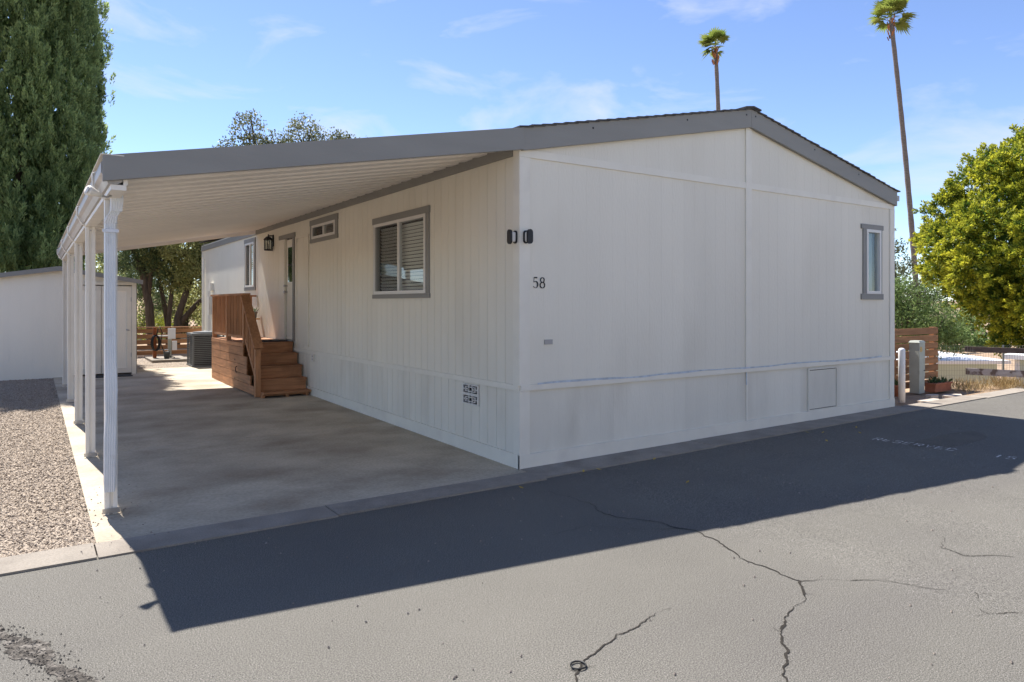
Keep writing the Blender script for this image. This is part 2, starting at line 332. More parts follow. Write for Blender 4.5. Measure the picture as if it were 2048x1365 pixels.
# road details (children of the road)
def gp(x, y, dz=0.004): return (x, y, H(x, y)+dz)
def crack(pts, w0, w1, seed, sub=9, jit=0.022):
    rr = random.Random(seed); out = [Vector((x, y, 0)) for x, y in pts]; amp = .09
    for lv in range(5):
        o2 = []
        for a, c in zip(out[:-1], out[1:]):
            d = c-a; nrm = Vector((-d.y, d.x, 0)); o2 += [a, (a+c)/2+nrm*rr.uniform(-1, 1)*(amp*1.6 if lv > 1 else amp)]
        out = o2+[out[-1]]
    n = len(out); b = MB(); wk = 1.0; ws = []
    for i in range(n): wk = min(1.9, max(.25, wk+rr.uniform(-.35, .35))); ws.append(max(.0012, .62*(w0+(w1-w0)*i/n)*wk))
    b.ribbon([gp(p.x, p.y, .0035) for p in out], ws); b.build('crack', 'crack_dark', road)
    for q in range(sub//3):                                     # short side branches
        p = out[rr.randrange(n//6, n)]; a = rr.uniform(0, 6.28); bl = rr.uniform(.03, .11); bb = MB(); pts_ = [(p.x+bl*t_*math.cos(a)+rr.gauss(0, .004), p.y+bl*t_*math.sin(a)+rr.gauss(0, .004)) for t_ in (.2, .4, .6, .8, 1)]
        bb.ribbon([gp(p.x, p.y, .0038)]+[gp(x, y, .0038) for x, y in pts_], [.005, .004, .003, .003, .002, .001]); bb.build('crack', 'crack_dark', road)
crack([(-.40, -.60), (-.26, -.833), (-.288, -1.611), (-.024, -2.261), (-.233, -3.249)], .004, .012, 1)
crack([(-.233, -3.249), (.0, -3.40), (.22, -3.603), (.494, -3.979)], .011, .004, 2, 8, .012)
crack([(-.233, -3.249), (-.33, -3.33), (-.416, -3.402), (-.75, -3.50), (-.926, -3.599), (-1.287, -3.889), (-1.6, -4.2)], .013, .018, 3, 7, .016)
crack([(-1.145, -3.088), (-1.42, -3.12), (-1.77, -3.21), (-1.93, -3.262), (-2.1, -3.45)], .004, .012, 4, 8, .012)
crack([(1.3, -3.35), (1.05, -3.45), (1.02, -3.62), (1.25, -3.8)], .008, .005, 5, 7, .015)
crack([(.10, -4.05), (.32, -4.15), (.62, -4.40)], .003, .008, 6, 7, .012)
crack([(-.95, -1.75), (-.6, -1.72), (-.05, -2.2)], .002, .005, 7, 8, .012)
sp = [(-4.80, -.50), (-4.42, -.95), (-4.22, -1.25), (-4.05, -1.60), (-3.93, -1.95), (-3.78, -2.35), (-3.55, -2.9)]; rr = random.Random(9); pl_ = []
for a, c in zip(sp[:-1], sp[1:]):
    for k in range(14): t_ = k/14; pl_.append((a[0]+(c[0]-a[0])*t_+rr.gauss(0, .006), a[1]+(c[1]-a[1])*t_+rr.gauss(0, .006)))
b = MB(); b.ribbon([gp(x, y, .003) for x, y in pl_], [.095+.05*math.sin(i*.31)+rr.uniform(-.025, .025) for i in range(len(pl_))]); b.build('asphalt_seam', 'asphalt_patch', road)
cr = MB()
for q in range(1500):
    x, y = pl_[rr.randrange(len(pl_))]; x += rr.gauss(0, .045); y += rr.gauss(0, .02); r_ = rr.uniform(.002, .006); z_ = gp(x, y, .003)[2]
    n0 = len(cr.v); cr.v += [(x-r_, y-r_*.6, z_), (x+r_, y-r_*.8, z_), (x+r_*.3, y+r_, z_), (x+rr.uniform(-.4, .4)*r_, y, z_+r_*.8)]; cr.f += [(n0, n0+1, n0+3), (n0+1, n0+2, n0+3), (n0+2, n0, n0+3)]
cr.build('loose_crumbs', 'asphalt_patch', road)['kind'] = 'stuff'
gt = MB()
for q in range(420):                                            # stray grit and pebbles on the road and slab
    x = rr.uniform(-4.3, 6); y = rr.uniform(-4.6, -.5) if q % 5 else rr.uniform(-.45, 1.5); x = x if y < -.5 else rr.uniform(-3.75, -3.2); r_ = rr.uniform(.003, .009); z_ = gp(x, y, .004 if y < -.5 else .02)[2] if y < -.15 else H(x, y)+.008
    n0 = len(gt.v); gt.v += [(x-r_, y-r_*.6, z_), (x+r_, y-r_*.8, z_), (x+r_*.3, y+r_, z_), (x+rr.uniform(-.4, .4)*r_, y, z_+r_)]; gt.f += [(n0, n0+1, n0+3), (n0+1, n0+2, n0+3), (n0+2, n0, n0+3)]
gt.build('loose_grit', 'gravel_soil', road)['kind'] = 'stuff'
b = MB(); k = [gp(5.05+.75*math.cos(t)*(1+.15*math.sin(3*t)), -1.75+.26*math.sin(t)*(1+.2*math.cos(2*t)), .002) for t in [i*math.pi/12 for i in range(24)]]; b.face(k); b.build('oil_stain', 'oil_stain', road)
GL = {'R': [[(0, 0), (0, 1), (.5, 1), (.6, .85), (.6, .65), (.5, .5), (0, .5)], [(.3, .5), (.6, 0)]], 'E': [[(.6, 1), (0, 1), (0, 0), (.6, 0)], [(0, .5), (.5, .5)]],
      'S': [[(.6, .85), (.5, 1), (.1, 1), (0, .85), (0, .62), (.1, .5), (.5, .5), (.6, .38), (.6, .15), (.5, 0), (.1, 0), (0, .15)]], 'V': [[(0, 1), (.3, 0), (.6, 1)]],
      'D': [[(0, 0), (0, 1), (.4, 1), (.6, .8), (.6, .2), (.4, 0), (0, 0)]], '1': [[(.12, .78), (.3, 1), (.3, 0)]], '5': [[(.55, 1), (.05, 1), (.05, .55), (.4, .58), (.58, .4), (.58, .18), (.42, 0), (.1, 0), (0, .12)]]}
b = MB()
for i, ch in enumerate('RESERVED   15'):
    for st in GL.get(ch, []):
        o0 = Vector((4.29+.011*i, -1.20-.112*i, 0)); A = Vector((.10, -.995, 0)); U = Vector((.995, .10, 0))
        b.ribbon([gp(*(o0+A*(.115*u)+U*(.15*v)).xy, .004) for u, v in st], .019)
b.build('painted_lettering', 'road_paint', road)

# ================================================================== MANUFACTURED HOME
home = thing('manufactured_home', 'off white manufactured home with grey fascia and house number 58', 'house', (0, 0, 0))
WX, LY = 7.07, 15.8; SL = 0.2056
def roofz(x): return 3.385+SL*(x if x <= WX/2 else WX-x)
def siding(name, m, plane, off, u0, u1, v0, v1, pitch, holes, parent, panel=1.22, gw=0.010, gd=0.010):
    """grooved sheets; v0/v1 functions of u; plane 'x': surface x=off facing -x, 'y': surface y=off facing -y"""
    def pt(u, d, v): return (off+d, u, v) if plane == 'x' else (u, off+d, v)
    def strip(b, ua, ub, d):
        cuts = sorted({ua, ub} | {h[k] for h in holes for k in (0, 1) if ua < h[k] < ub})
        for a, c in zip(cuts[:-1], cuts[1:]):
            mid = (a+c)/2; segs = [(v0, v1)]
            hs_ = sorted([h for h in holes if h[0] <= mid <= h[1]], key=lambda h: h[2])
            segs = []; lo = v0
            for h in hs_: segs.append((lo, lambda u, z=h[2]: z)); lo = (lambda u, z=h[3]: z)
            segs.append((lo, v1))
            for f0, f1 in segs:
                if f1(mid)-f0(mid) < 1e-4: continue
                b.hexa([pt(a, d, f0(a)), pt(c, d, f0(c)), pt(c, .03, f0(c)), pt(a, .03, f0(a)), pt(a, d, f1(a)), pt(c, d, f1(c)), pt(c, .03, f1(c)), pt(a, .03, f1(a))])
    n = max(1, round((u1-u0)/panel)); pw = (u1-u0)/n
    for i in range(n):
        b = MB(); a = u0+i*pw; e = u0+(i+1)*pw; k = max(1, round((e-a)/pitch)); w = (e-a)/k
        for j in range(k):
            s0 = a+j*w; strip(b, s0, s0+w-gw, 0.0); strip(b, s0+w-gw, s0+w, gd)
        b.build(name, m, parent)
cst = lambda z: (lambda u: z)
base0 = lambda u: H(0, u)-0.02
# openings: (u0,u1,v0,v1)
W1 = (2.00, 3.58, 1.78, 2.76); W2 = (5.13, 6.25, 2.76, 2.99); W3 = (10.09, 10.86, 2.02, 3.0); DR = (7.30, 8.14, .97, 2.89); W4 = (6.285, 6.685, 1.80, 2.765)
siding('siding_panel', 'wall_paint', 'x', 0.0, 0.096, LY-.1, cst(.80), cst(3.30), .17, [W1, W2, W3, DR], home, gw=.007, gd=.0045)
siding('skirting_panel', 'skirt_paint', 'x', 0.004, 0.096, LY-.1, base0, cst(.80), .17, [], home, gw=.007, gd=.0045)
siding('siding_panel', 'wall_paint', 'y', 0.0, 0.11, 3.484, cst(.80), cst(3.15), .203, [], home, gw=.003, gd=.0008)
siding('siding_panel', 'wall_paint', 'y', 0.0, 3.594, WX-.11, cst(.80), cst(3.15), .203, [W4], home, gw=.003, gd=.0008)
siding('gable_panel', 'wall_paint', 'y', 0.0, 0.0, 3.484, cst(3.15), lambda u: roofz(u)-.05, .203, [], home, gw=.003, gd=.0008)
siding('gable_panel', 'wall_paint', 'y', 0.0, 3.594, WX, cst(3.15), lambda u: roofz(u)-.05, .203, [], home, gw=.003, gd=.0008)
siding('skirting_panel', 'skirt_paint', 'y', 0.004, 0.11, WX-.11, lambda u: H(u, 0)-.02, cst(.80), .203, [], home, gw=.003, gd=.0008)
box('right_wall', 'wall_paint', home, WX-.03, WX, .032, LY, 0, 3.36)
box('back_wall', 'wall_paint', home, .03, WX-.03, LY-.03, LY, 0, 3.36)
# trims
for (z0, z1, d) in [(.782, .838, .022)]:
    box('belly_band', 'trim_white', home, -.022, .0, .0, LY, z0, z1)
    box('belly_band', 'trim_white', home, .0, WX+.02, -.022, .0, z0, z1)
b = MB(); b.hexa([(-.02, -.02, -.03), (-.02, LY, .13), (.003, LY, .13), (.003, -.02, -.03), (-.02, -.02, .145), (-.02, LY, .29), (.003, LY, .29), (.003, -.02, .145)]); b.build('base_board', 'trim_white', home)
b = MB(); b.hexa([(-.02, -.021, -.03), (WX+.02, -.021, 0), (WX+.02, .003, 0), (-.02, .003, -.03), (-.02, -.021, .147), (WX+.02, -.021, .178), (WX+.02, .003, .178), (-.02, .003, .147)]); b.build('base_board', 'trim_white', home)
for z0, z1, pr in [(.838, 3.30, .018), (.14, .782, .014)]:
    box('corner_trim', 'trim_white', home, -pr, .03, .0, .096, z0, z1); box('corner_trim', 'trim_white', home, -pr, .11, -pr, .0, z0, min(z1, 3.11) if z1 > 1 else z1)
    box('corner_trim', 'trim_white', home, WX-.11, WX+pr, -pr, .03, z0 + (.03 if z0 < .2 else 0), 3.11 if z1 > 1 else z1)
    box('corner_trim', 'trim_white', home, -pr, .03, LY-.1, LY, z0+.15*(z0 < .2), z1)
box('frieze_trim', 'trim_white', home, -.018, 3.482, -.016, 0, 3.112, 3.19); box('frieze_trim', 'trim_white', home, 3.596, WX+.018, -.016, 0, 3.112, 3.19)
box('centre_trim', 'trim_white', home, 3.483, 3.595, -.019, .03, .838, 4.05); box('centre_joint', 'trim_white', home, 3.50, 3.53, -.009, .004, .16, .782)
b = MB()
rr = random.Random(3)
b.ribbon([(x, -.0235, .842+.006*math.sin(x*3)+rr.uniform(-.004, .004)) for x in [.2+.25*i for i in range(27)]], [.008+.016*rr.random() for i in range(27)], up=(0, 1, 0)); b.build('paint_smear', 'blue_scuff', home)
box('paint_smear', 'blue_scuff', home, 3.492, 3.512, -.0115, -.0092, .62, .778)
# fascia boards
def rake(name, xa, xb, za0, za1, zb0, zb1, y0, y1):
    b = MB(); b.hexa([(xa, y0, za0), (xb, y0, zb0), (xb, y1, zb0), (xa, y1, za0), (xa, y0, za1), (xb, y0, zb1), (xb, y1, zb1), (xa, y1, za1)]); return b.build(name, 'trim_grey', home)
pk = WX/2
rake('rake_board', -.002, pk-.002, 3.165, 3.392, 3.888, 4.118, -.062, -.022); rake('rake_board', pk+.002, WX+.01, 3.888, 4.118, 3.165, 3.388, -.062, -.022)
box('eave_board', 'trim_grey', home, -.03, .0, .1, LY+.02, 3.135, 3.26)
box('eave_board', 'trim_grey', home, WX, WX+.03, -.02, LY, 3.17, 3.36)
for x in (.9, 2.35, pk-.1, pk+.08, 4.9, 6.0):
    zt = roofz(x)-.06; b = MB(); b.tube([(x, -.064, zt), (x, -.0615, zt)], .012, 8); b.build('nail_head', 'black_metal', home)
# roof: shingle courses
nc = 25
for side in (0, 1):
    for i in range(nc):
        x0 = -.06+i*(pk+.06)/nc; x1 = x0+(pk+.06)/nc+.03
        if side: x0, x1 = WX-x0, WX-x1
        z0 = 3.398+SL*((x0 if not side else WX-x0)); z1 = 3.398+SL*((x1 if not side else WX-x1)); z0 += .012
        y0 = -.085+rr.uniform(-.008, .008); b = MB(); lo, hi = (x0, x1) if not side else (x1, x0); zl, zh = (z0, z1) if not side else (z1, z0)
        b.hexa([(lo, y0, zl-.016), (hi, y0, zh-.016), (hi, LY+.1, zh-.016), (lo, LY+.1, zl-.016), (lo, y0, zl), (hi, y0, zh), (hi, LY+.1, zh), (lo, LY+.1, zl)]); b.build('shingle_course', 'shingle', home)
b = MB()
for sx in (-1, 1):
    b.hexa([(pk, -.10, 4.130), (pk+sx*.15, -.10, 4.105), (pk+sx*.15, LY+.1, 4.105), (pk, LY+.1, 4.130), (pk, -.10, 4.15), (pk+sx*.15, -.10, 4.125), (pk+sx*.15, LY+.1, 4.125), (pk, LY+.1, 4.15)])
b.build('ridge_cap', 'shingle', home)
b = MB(); b.hexa([(2.72, 1.3, 3.93), (3.18, 1.3, 4.02), (3.18, 1.7, 4.02), (2.72, 1.7, 3.93), (2.80, 1.3, 4.16), (3.14, 1.3, 4.19), (3.14, 1.7, 4.19), (2.80, 1.7, 4.16)]); b.build('roof_vent', 'gutter_metal', home)
box('gutter_end', 'gutter_metal', home, WX+.032, WX+.10, -.05, LY, 3.25, 3.33)
# windows
def window(plane, hole, trim, slider, blinds, screen_left=True, curtain=False, off=0.0):
    u0, u1, v0, v1 = hole
    root_name = 'window'
    def bx(name, m, ua, ub, d0, d1, va, vb, par):
        if plane == 'x': return box(name, m, par, off+d0, off+d1, ua, ub, va, vb)
        return box(name, m, par, ua, ub, off+d0, off+d1, va, vb)
    def bp(name, m, ua, ub, d, va, vb, par):
        q = MB(); q.face([(off+d, ua, va), (off+d, ub, va), (off+d, ub, vb), (off+d, ua, vb)] if plane == 'x' else [(ua, off+d, va), (ub, off+d, va), (ub, off+d, vb), (ua, off+d, vb)]); return q.build(name, m, par)
    fr = MB(); w = .042
    def add(ua, ub, va, vb, d0=-.028, d1=.05):
        fr.box(*((off+d0, off+d1, ua, ub, va, vb) if plane == 'x' else (ua, ub, off+d0, off+d1, va, vb)))
    add(u0, u1, v0, v0+w); add(u0, u1, v1-w, v1); add(u0, u0+w, v0+w, v1-w); add(u1-w, u1, v0+w, v1-w)
    wnd = fr.build('window', 'vinyl', home)
    if slider:
        mid = (u0+u1)/2; bx('meeting_rail', 'vinyl', mid-.025, mid+.025, -.018, .03, v0+w, v1-w, wnd)
        bp('pane', 'glass', u0+w, mid-.025, .002, v0+w, v1-w, wnd); bp('pane', 'glass', mid+.025, u1-w, .014, v0+w, v1-w, wnd)
        if screen_left: bp('insect_screen', 'insect_screen', mid+.026, u1-w, -.011, v0+w, v1-w, wnd)
    else: bp('pane', 'glass', u0+w, u1-w, .014, v0+w, v1-w, wnd)
    if blinds:
        n = int((v1-v0-2*w)/.046)
        for i in range(n):
            z = v0+w+.03+i*.046; b = MB()
            p = [(u0+w, .062, z+.014), (u1-w, .062, z+.014), (u1-w, .088, z-.017), (u0+w, .088, z-.017)]
            q = [(u, d, v+.002) for u, d, v in p]
            cv = (lambda t: (off+t[1], t[0], t[2])) if plane == 'x' else (lambda t: (t[0], off+t[1], t[2]))
            b.hexa([cv(t) for t in p+q]); b.build('blind_slat', 'blind', wnd)
    if curtain: bx('curtain', 'curtain', u0+w, u1-w, .09, .10, v0+w, v1-w, wnd)
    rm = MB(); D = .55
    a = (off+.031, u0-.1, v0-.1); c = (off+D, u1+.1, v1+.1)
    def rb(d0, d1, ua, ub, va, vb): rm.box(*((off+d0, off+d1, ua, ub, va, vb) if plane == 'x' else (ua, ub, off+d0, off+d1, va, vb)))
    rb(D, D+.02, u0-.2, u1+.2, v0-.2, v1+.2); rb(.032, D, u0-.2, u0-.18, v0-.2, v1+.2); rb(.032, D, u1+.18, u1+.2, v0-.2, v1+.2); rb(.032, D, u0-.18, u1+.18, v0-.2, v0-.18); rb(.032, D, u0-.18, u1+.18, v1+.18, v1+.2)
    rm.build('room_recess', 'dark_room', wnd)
    t, l, r_, bt = trim           # trim outer extents: top(v), u-left, u-right, bottom(v)
    jamb = [(r_-.072, r_-.012, v0, v1)] if l is None else [(l+.012, u0-.002, v0, v1), (u1+.002, r_-.012, v0, v1)]
    for ua, ub, va, vb in jamb: bx('side_trim', 'trim_grey', ua, ub, -.02, 0, va, vb, wnd)
    return wnd, bx
wnd, bx = window('x', W1, (2.845, 1.905, 3.621, 1.722), True, True)
bx('head_trim', 'trim_grey', 1.905, 3.63, -.024, 0, 2.762, 2.848, wnd); bx('sill_trim', 'trim_grey', 1.905, 3.63, -.024, 0, 1.722, 1.778, wnd)
wnd, bx = window('x', W2, (3.09, 5.02, 6.36, 2.70), True, False)
bx('head_trim', 'trim_grey', 5.02, 6.36, -.024, 0, 2.992, 3.085, wnd); bx('sill_trim', 'trim_grey', 5.02, 6.36, -.024, 0, 2.695, 2.758, wnd)
wnd, bx = window('x', W3, (3.09, 9.99, 10.95, 1.94), True, True)
bx('head_trim', 'trim_grey', 9.99, 10.95, -.024, 0, 3.002, 3.09, wnd); bx('sill_trim', 'trim_grey', 9.99, 10.95, -.024, 0, 1.94, 2.018, wnd)
wnd, bx = window('y', W4, (2.84, 6.19, 6.735, 1.715), False, False, curtain=True)
bx('head_trim', 'trim_grey', 6.153, 6.755, -.024, 0, 2.767, 2.838, wnd); bx('sill_trim', 'trim_grey', 6.153, 6.755, -.024, 0, 1.713, 1.798, wnd)
# entry door
dr = box('entry_door', 'trim_white', home, .012, .04, 7.36, 7.80, .98, 2.86)
box('door_jamb', 'trim_white', dr, -.03, .03, 7.815, 8.13, .975, 2.88)
for i in range(15): box('screw_head', 'steel', dr, -.034, -.0302, 7.835, 7.845, 1.05+i*.125, 1.06+i*.125)
box('lite_frame', 'vinyl', dr, .002, .012, 7.41, 7.71, 2.03, 2.74)
for z0, z1 in ((2.06, 2.36), (2.40, 2.71)): box('pane', 'glass', dr, -.001, .0015, 7.435, 7.685, z0, z1)
box('lite_backing', 'dark_room', dr, .0016, .0019, 7.435, 7.685, 2.06, 2.71)
for z, r0 in ((1.87, .032), (1.99, .024)):
    b = MB(); b.tube([(.012, 7.765, z), (-.012, 7.765, z), (-.016, 7.765, z), (-.05, 7.765, z), (-.062, 7.765, z)], [.012, .012, r0*.6, r0, r0*.6], 12); b.build('door_knob', 'steel', dr, True)
box('door_trim', 'trim_grey', dr, -.024, 0, 7.255, 7.345, .96, 2.885); box('head_trim', 'trim_grey', dr, -.026, 0, 7.22, 8.21, 2.887, 2.965)
box('threshold', 'steel', dr, -.06, .03, 7.35, 8.14, .958, .972)
# closet door
cd = box('utility_closet_door', 'wall_paint', home, -.012, 0, 6.52, 7.10, .93, 2.76)
for a in ((6.455, 6.515, .90, 2.83), (7.105, 7.165, .90, 2.83)): box('closet_trim', 'wall_paint', cd, -.02, 0, *a)
box('closet_trim', 'wall_paint', cd, -.022, 0, 6.43, 7.19, 2.832, 2.87)
for z in (1.25, 2.5): box('hinge', 'wall_paint', cd, -.026, -.0125, 6.50, 6.53, z, z+.07)
# small fittings
vb = box('vent_block', 'dark_room', home, -.001, .003, .79, 1.09, .545, .75)
for q in range(2):
    z0 = .54+q*.112; b = MB(); f = -.018
    for (ua, ub, va, vb_) in [(.775, 1.105, 0, .012), (.775, 1.105, .098, .11), (.775, .79, .012, .098), (1.09, 1.105, .012, .098), (.79, .905, .050, .060), (.975, 1.09, .050, .060), (.895, .905, .012, .098), (.975, .985, .012, .098), (.905, .975, .026, .036), (.905, .975, .074, .084), (.835, .845, .025, .085), (1.035, 1.045, .025, .085), (.845, .87, .075, .085), (.845, .87, .025, .035), (1.01, 1.035, .075, .085), (1.01, 1.035, .025, .035)]:
        b.box(f, .0, ua, ub, z0+va, z0+vb_)
    b.build('vent_grille', 'vinyl', vb)
ob = box('outlet', 'vinyl', home, -.03, .003, 6.155, 6.235, .66, .78)
for z in (.685, .735): box('socket', 'gutter_metal', ob, -.033, -.0302, 6.175, 6.215, z, z+.025)
box('cover_plate', 'gutter_metal', home, .30, .40, -.012, .0, 1.235, 1.285)
ap = box('access_panel', 'skirt_paint', home, 4.86, 5.49, -.012, .003, .195, .725)
box('panel_gap', 'joint_dirt_gap_shade', ap, 4.8505, 5.4995, -.004, .0035, .1855, .7355)  # dark backing box puts the gap's shade line into colour
for a in ((4.82, 4.85, .16, .762), (5.50, 5.53, .16, .762)): box('panel_trim', 'skirt_paint', ap, a[0], a[1], -.018, .003, a[2], a[3])
for a in ((.16, .185), (.736, .762)): box('panel_trim', 'skirt_paint', ap, 4.851, 5.499, -.018, .003, a[0], a[1])
# house number 58 (serif figures)
def arc(cx, cy, rx, ry, a0, a1, n=14): return [(cx+rx*math.cos(R(a0+(a1-a0)*i/n)), cy+ry*math.sin(R(a0+(a1-a0)*i/n))) for i in range(n+1)]
b = MB()
def fig(u0, strokes):
    for pts, w in strokes: b.ribbon([(u0+x*.105, -.006, 1.808+y*.109) for x, y in pts], [k*.109 for k in w] if hasattr(w, '__len__') else w*.109, up=(0, 1, 0))
a5 = arc(.30, .32, .27, .30, 130, -150, 18)
fig(.155, [([(.14, .97), (.52, .97)], .13), ([(.14, 1.0), (.10, .52)], .05), (a5, [.05]*3+[.08, .12, .15, .16, .16, .16, .15, .13, .11, .08, .06, .05, .05, .06, .09, .12])])
fig(.240, [(arc(.32, .76, .22, .22, 0, 360, 20), [.06+.08*abs(math.cos(R(18*i))) for i in range(21)]), (arc(.32, .28, .27, .26, 0, 360, 20), [.06+.09*abs(math.cos(R(18*i))) for i in range(21)])])
n58 = b.build('house_number', 'black_metal', home); n58['label'] = 'black figures 58 on the end wall'
# lights on the wall (fixed to the home: parts)
lan = MB(); cx, cy = -.10, 8.66
lan.lathe(cx, cy, [(.075, 2.71), (.085, 2.715), (.085, 2.735), (.06, 2.74)], 6); lan.lathe(cx, cy, [(.09, 2.92), (.10, 2.93), (.05, 2.985), (.015, 3.0), (.012, 3.04)], 6)
for k in range(6): lan.box(cx+.08*math.cos(k*math.pi/3)-.006, cx+.08*math.cos(k*math.pi/3)+.006, cy+.08*math.sin(k*math.pi/3)-.006, cy+.08*math.sin(k*math.pi/3)+.006, 2.73, 2.925)
lan.box(-.10, .0, 8.645, 8.675, 3.0, 3.02); lan.box(-.02, .0, 8.62, 8.70, 2.80, 3.03)
lanr = lan.build('porch_lantern', 'black_metal', home)
b = MB(); b.lathe(cx, cy, [(.072, 2.742), (.072, 2.918)], 6); b.build('lantern_glass', 'glass', lanr); b = MB(); b.lathe(cx, cy, [(.02, 2.74), (.022, 2.82), (.01, 2.85)], 8); b.build('bulb', 'vinyl', lanr)
def sconce(plane, u, z, off=0.0, sgn=-1):
    def P(uu, d, v): return (off+sgn*d, uu, v) if plane == 'x' else (uu, off+sgn*d, v)
    def capsule(d0, d1, w, h):
        b = MB(); n = 10; pts = [(w/2*math.cos(R(180*i/n)), h/2-w/2+w/2*math.sin(R(180*i/n))) for i in range(n+1)]+[(w/2*math.cos(R(180+180*i/n)), -(h/2-w/2)+w/2*math.sin(R(180+180*i/n))) for i in range(n+1)]
        k = len(b.v); m_ = len(pts)
        b.v += [P(u+x, d0, z+y) for x, y in pts]+[P(u+x, d1, z+y) for x, y in pts]
        b.f += [tuple(range(m_)), tuple(range(2*m_-1, m_-1, -1))]+[(i, (i+1) % m_, m_+(i+1) % m_, m_+i) for i in range(m_)]
        return b
    r0 = capsule(.062, .085, .064, .145).build('wall_sconce', 'black_metal', home)
    capsule(.0, .014, .062, .13).build('wall_plate', 'black_metal', r0); capsule(.0142, .0618, .035, .10).build('light_body', 'vinyl', r0)
sconce('x', .048, 2.315, -.018); sconce('y', .055, 2.315, -.018); sconce('x', .08, 2.28, WX+.018, 1)
# rear meter pipe and boxes on the back of the side wall
b = MB(); b.tube([(-.05, 15.35, .3), (-.05, 15.35, 2.9)], .022, 8); b.build('conduit', 'trim_white', home); box('meter_box', 'trim_white', home, -.10, 0, 14.4, 14.62, 1.35, 1.85); box('junction_box', 'trim_white', home, -.08, 0, 14.3, 14.6, 2.0, 2.2)

# unseen home added behind the camera to bounce sun onto the shaded walls
bounce_home = thing('manufactured_home', 'unseen white home added across the street as a bounce surface', 'house', (1, -13.0, 0))
for x0, x1 in ((-11, -6.6), (-6.59, -2.3), (-2.29, 2.0), (2.01, 6.3), (6.31, 10.6), (10.61, 15)): box('siding_panel', 'trim_white', bounce_home, x0, x1, -13.1, -13.0, 0, 3.1)
box('back_wall', 'trim_white', bounce_home, -11, 15, -20, -19.9, 0, 3.1); box('side_wall', 'trim_white', bounce_home, -11, -10.9, -19.9, -13.1, 0, 3.1); box('side_wall', 'trim_white', bounce_home, 14.9, 15, -19.9, -13.1, 0, 3.1)
b = MB(); b.v = [(-11.4, -12.6, 3.1), (15.4, -12.6, 3.1), (15.4, -16.5, 3.9), (-11.4, -16.5, 3.9), (15.4, -20.4, 3.1), (-11.4, -20.4, 3.1)]; b.f = [(0, 1, 2, 3), (3, 2, 4, 5), (0, 3, 5), (1, 4, 2), (0, 5, 4, 1)]; b.build('roof', 'shingle', bounce_home)
for x in (-8.5, -4, 4.2, 8.6, 12.8):
    f_ = box('window', 'vinyl', bounce_home, x-.75, x+.75, -12.999, -12.96, 1.5, 2.6); box('pane', 'dark_room', f_, x-.68, x+.68, -12.959, -12.955, 1.57, 2.53)
box('door', 'wood_z', bounce_home, -.2, .7, -12.999, -12.96, .5, 2.5); box('step', 'kerb_concrete', bounce_home, -.5, 1.0, -12.95, -12.3, 0, .45)

# ================================================================== CARPORT
cp = thing('carport', 'white metal carport with corrugated roof on five posts along the gravel', 'carport', (-3.5, .59, 0))
X0, Y1 = -3.60, 9.9; CS = 0.186
def cz(x): return 2.672+CS*(x+3.0)         # underside of the pans
npan = 33; pw = (Y1+.02)/npan
prof = [(0, 0), (.150, 0), (.164, .065), (.215, .065), (.229, .018), (pw-.022, .018), (pw-.012, 0), (pw-.002, 0)]
pm = MB(); xa, xb = -3.47, -.012
for k, (yy, dz) in enumerate(prof):
    for x in (xa, xb): pm.v.append((x, yy, cz(x)+dz)); pm.v.append((x, yy, cz(x)+dz+.006))
for k in range(len(prof)-1):
    a = 4*k; c = 4*(k+1); pm.f += [(a, a+2, c+2, c), (a+1, c+1, c+3, a+3), (a, c, c+1, a+1), (a+2, a+3, c+3, c+2)]
pmesh = bpy.data.meshes.new('roof_pan'); pmesh.from_pydata(pm.v, [], pm.f); pmesh.update()
for i in range(npan): link('roof_pan', pmesh, 'pan_metal', cp, False, (0, -.02+i*pw, 0))
b = MB(); b.hexa([(X0, -.075, 2.51), (-.005, -.075, 3.172), (-.005, -.03, 3.172), (X0, -.03, 2.51), (X0, -.075, 2.69), (-.005, -.075, 3.388), (-.005, -.03, 3.388), (X0, -.03, 2.69)]); b.build('front_fascia', 'trim_grey', cp)
b = MB(); b.hexa([(X0, Y1+.01, 2.50), (-.03, Y1+.01, 3.15), (-.03, Y1+.04, 3.15), (X0, Y1+.04, 2.50), (X0, Y1+.01, 2.66), (-.03, Y1+.01, 3.33), (-.03, Y1+.04, 3.33), (X0, Y1+.04, 2.66)]); b.build('rear_fascia', 'pan_metal', cp)
box('header_beam', 'post_metal', cp, -3.548, -3.45, -.02, Y1, 2.46, 2.498)
box('header_beam', 'post_metal', cp, -3.47, -3.44, -.02, Y1, 2.4985, 2.58)
# gutter, open K profile swept along y
gpro = [(x+.09, z) for x, z in [(-3.565, 2.66), (-3.565, 2.52), (-3.60, 2.50), (-3.655, 2.50), (-3.675, 2.55), (-3.70, 2.575), (-3.70, 2.645), (-3.685, 2.66)]]
b = MB(); gi = [(x+(.006 if x < -3.48 else -.006), z+.006) for x, z in gpro]
ys_ = [-.028, Y1+.04]
for y in ys_: b.v += [(x, y, z) for x, z in gpro]+[(x, y, z) for x, z in gi]
n = len(gpro)
for i in range(n-1): b.f += [(i, i+1, 2*n+i+1, 2*n+i), (n+i, 3*n+i, 3*n+i+1, n+i+1)]
b.f += [tuple(range(n)), tuple(range(3*n-1, 2*n-1, -1))]
b.build('gutter', 'gutter_metal', cp)
box('drip_edge', 'trim_white', cp, -3.615, -3.47, -.078, Y1+.03, 2.694, 2.70)
PY = [.586, 2.91, 5.20, 7.52, 9.78]
pp = [(-.043, -.043), (.043, -.043), (.043, -.012), (.030, -.012), (.030, .012), (.043, .012), (.043, .043), (-.043, .043), (-.043, .012), (-.030, .012), (-.030, -.012), (-.043, -.012)]
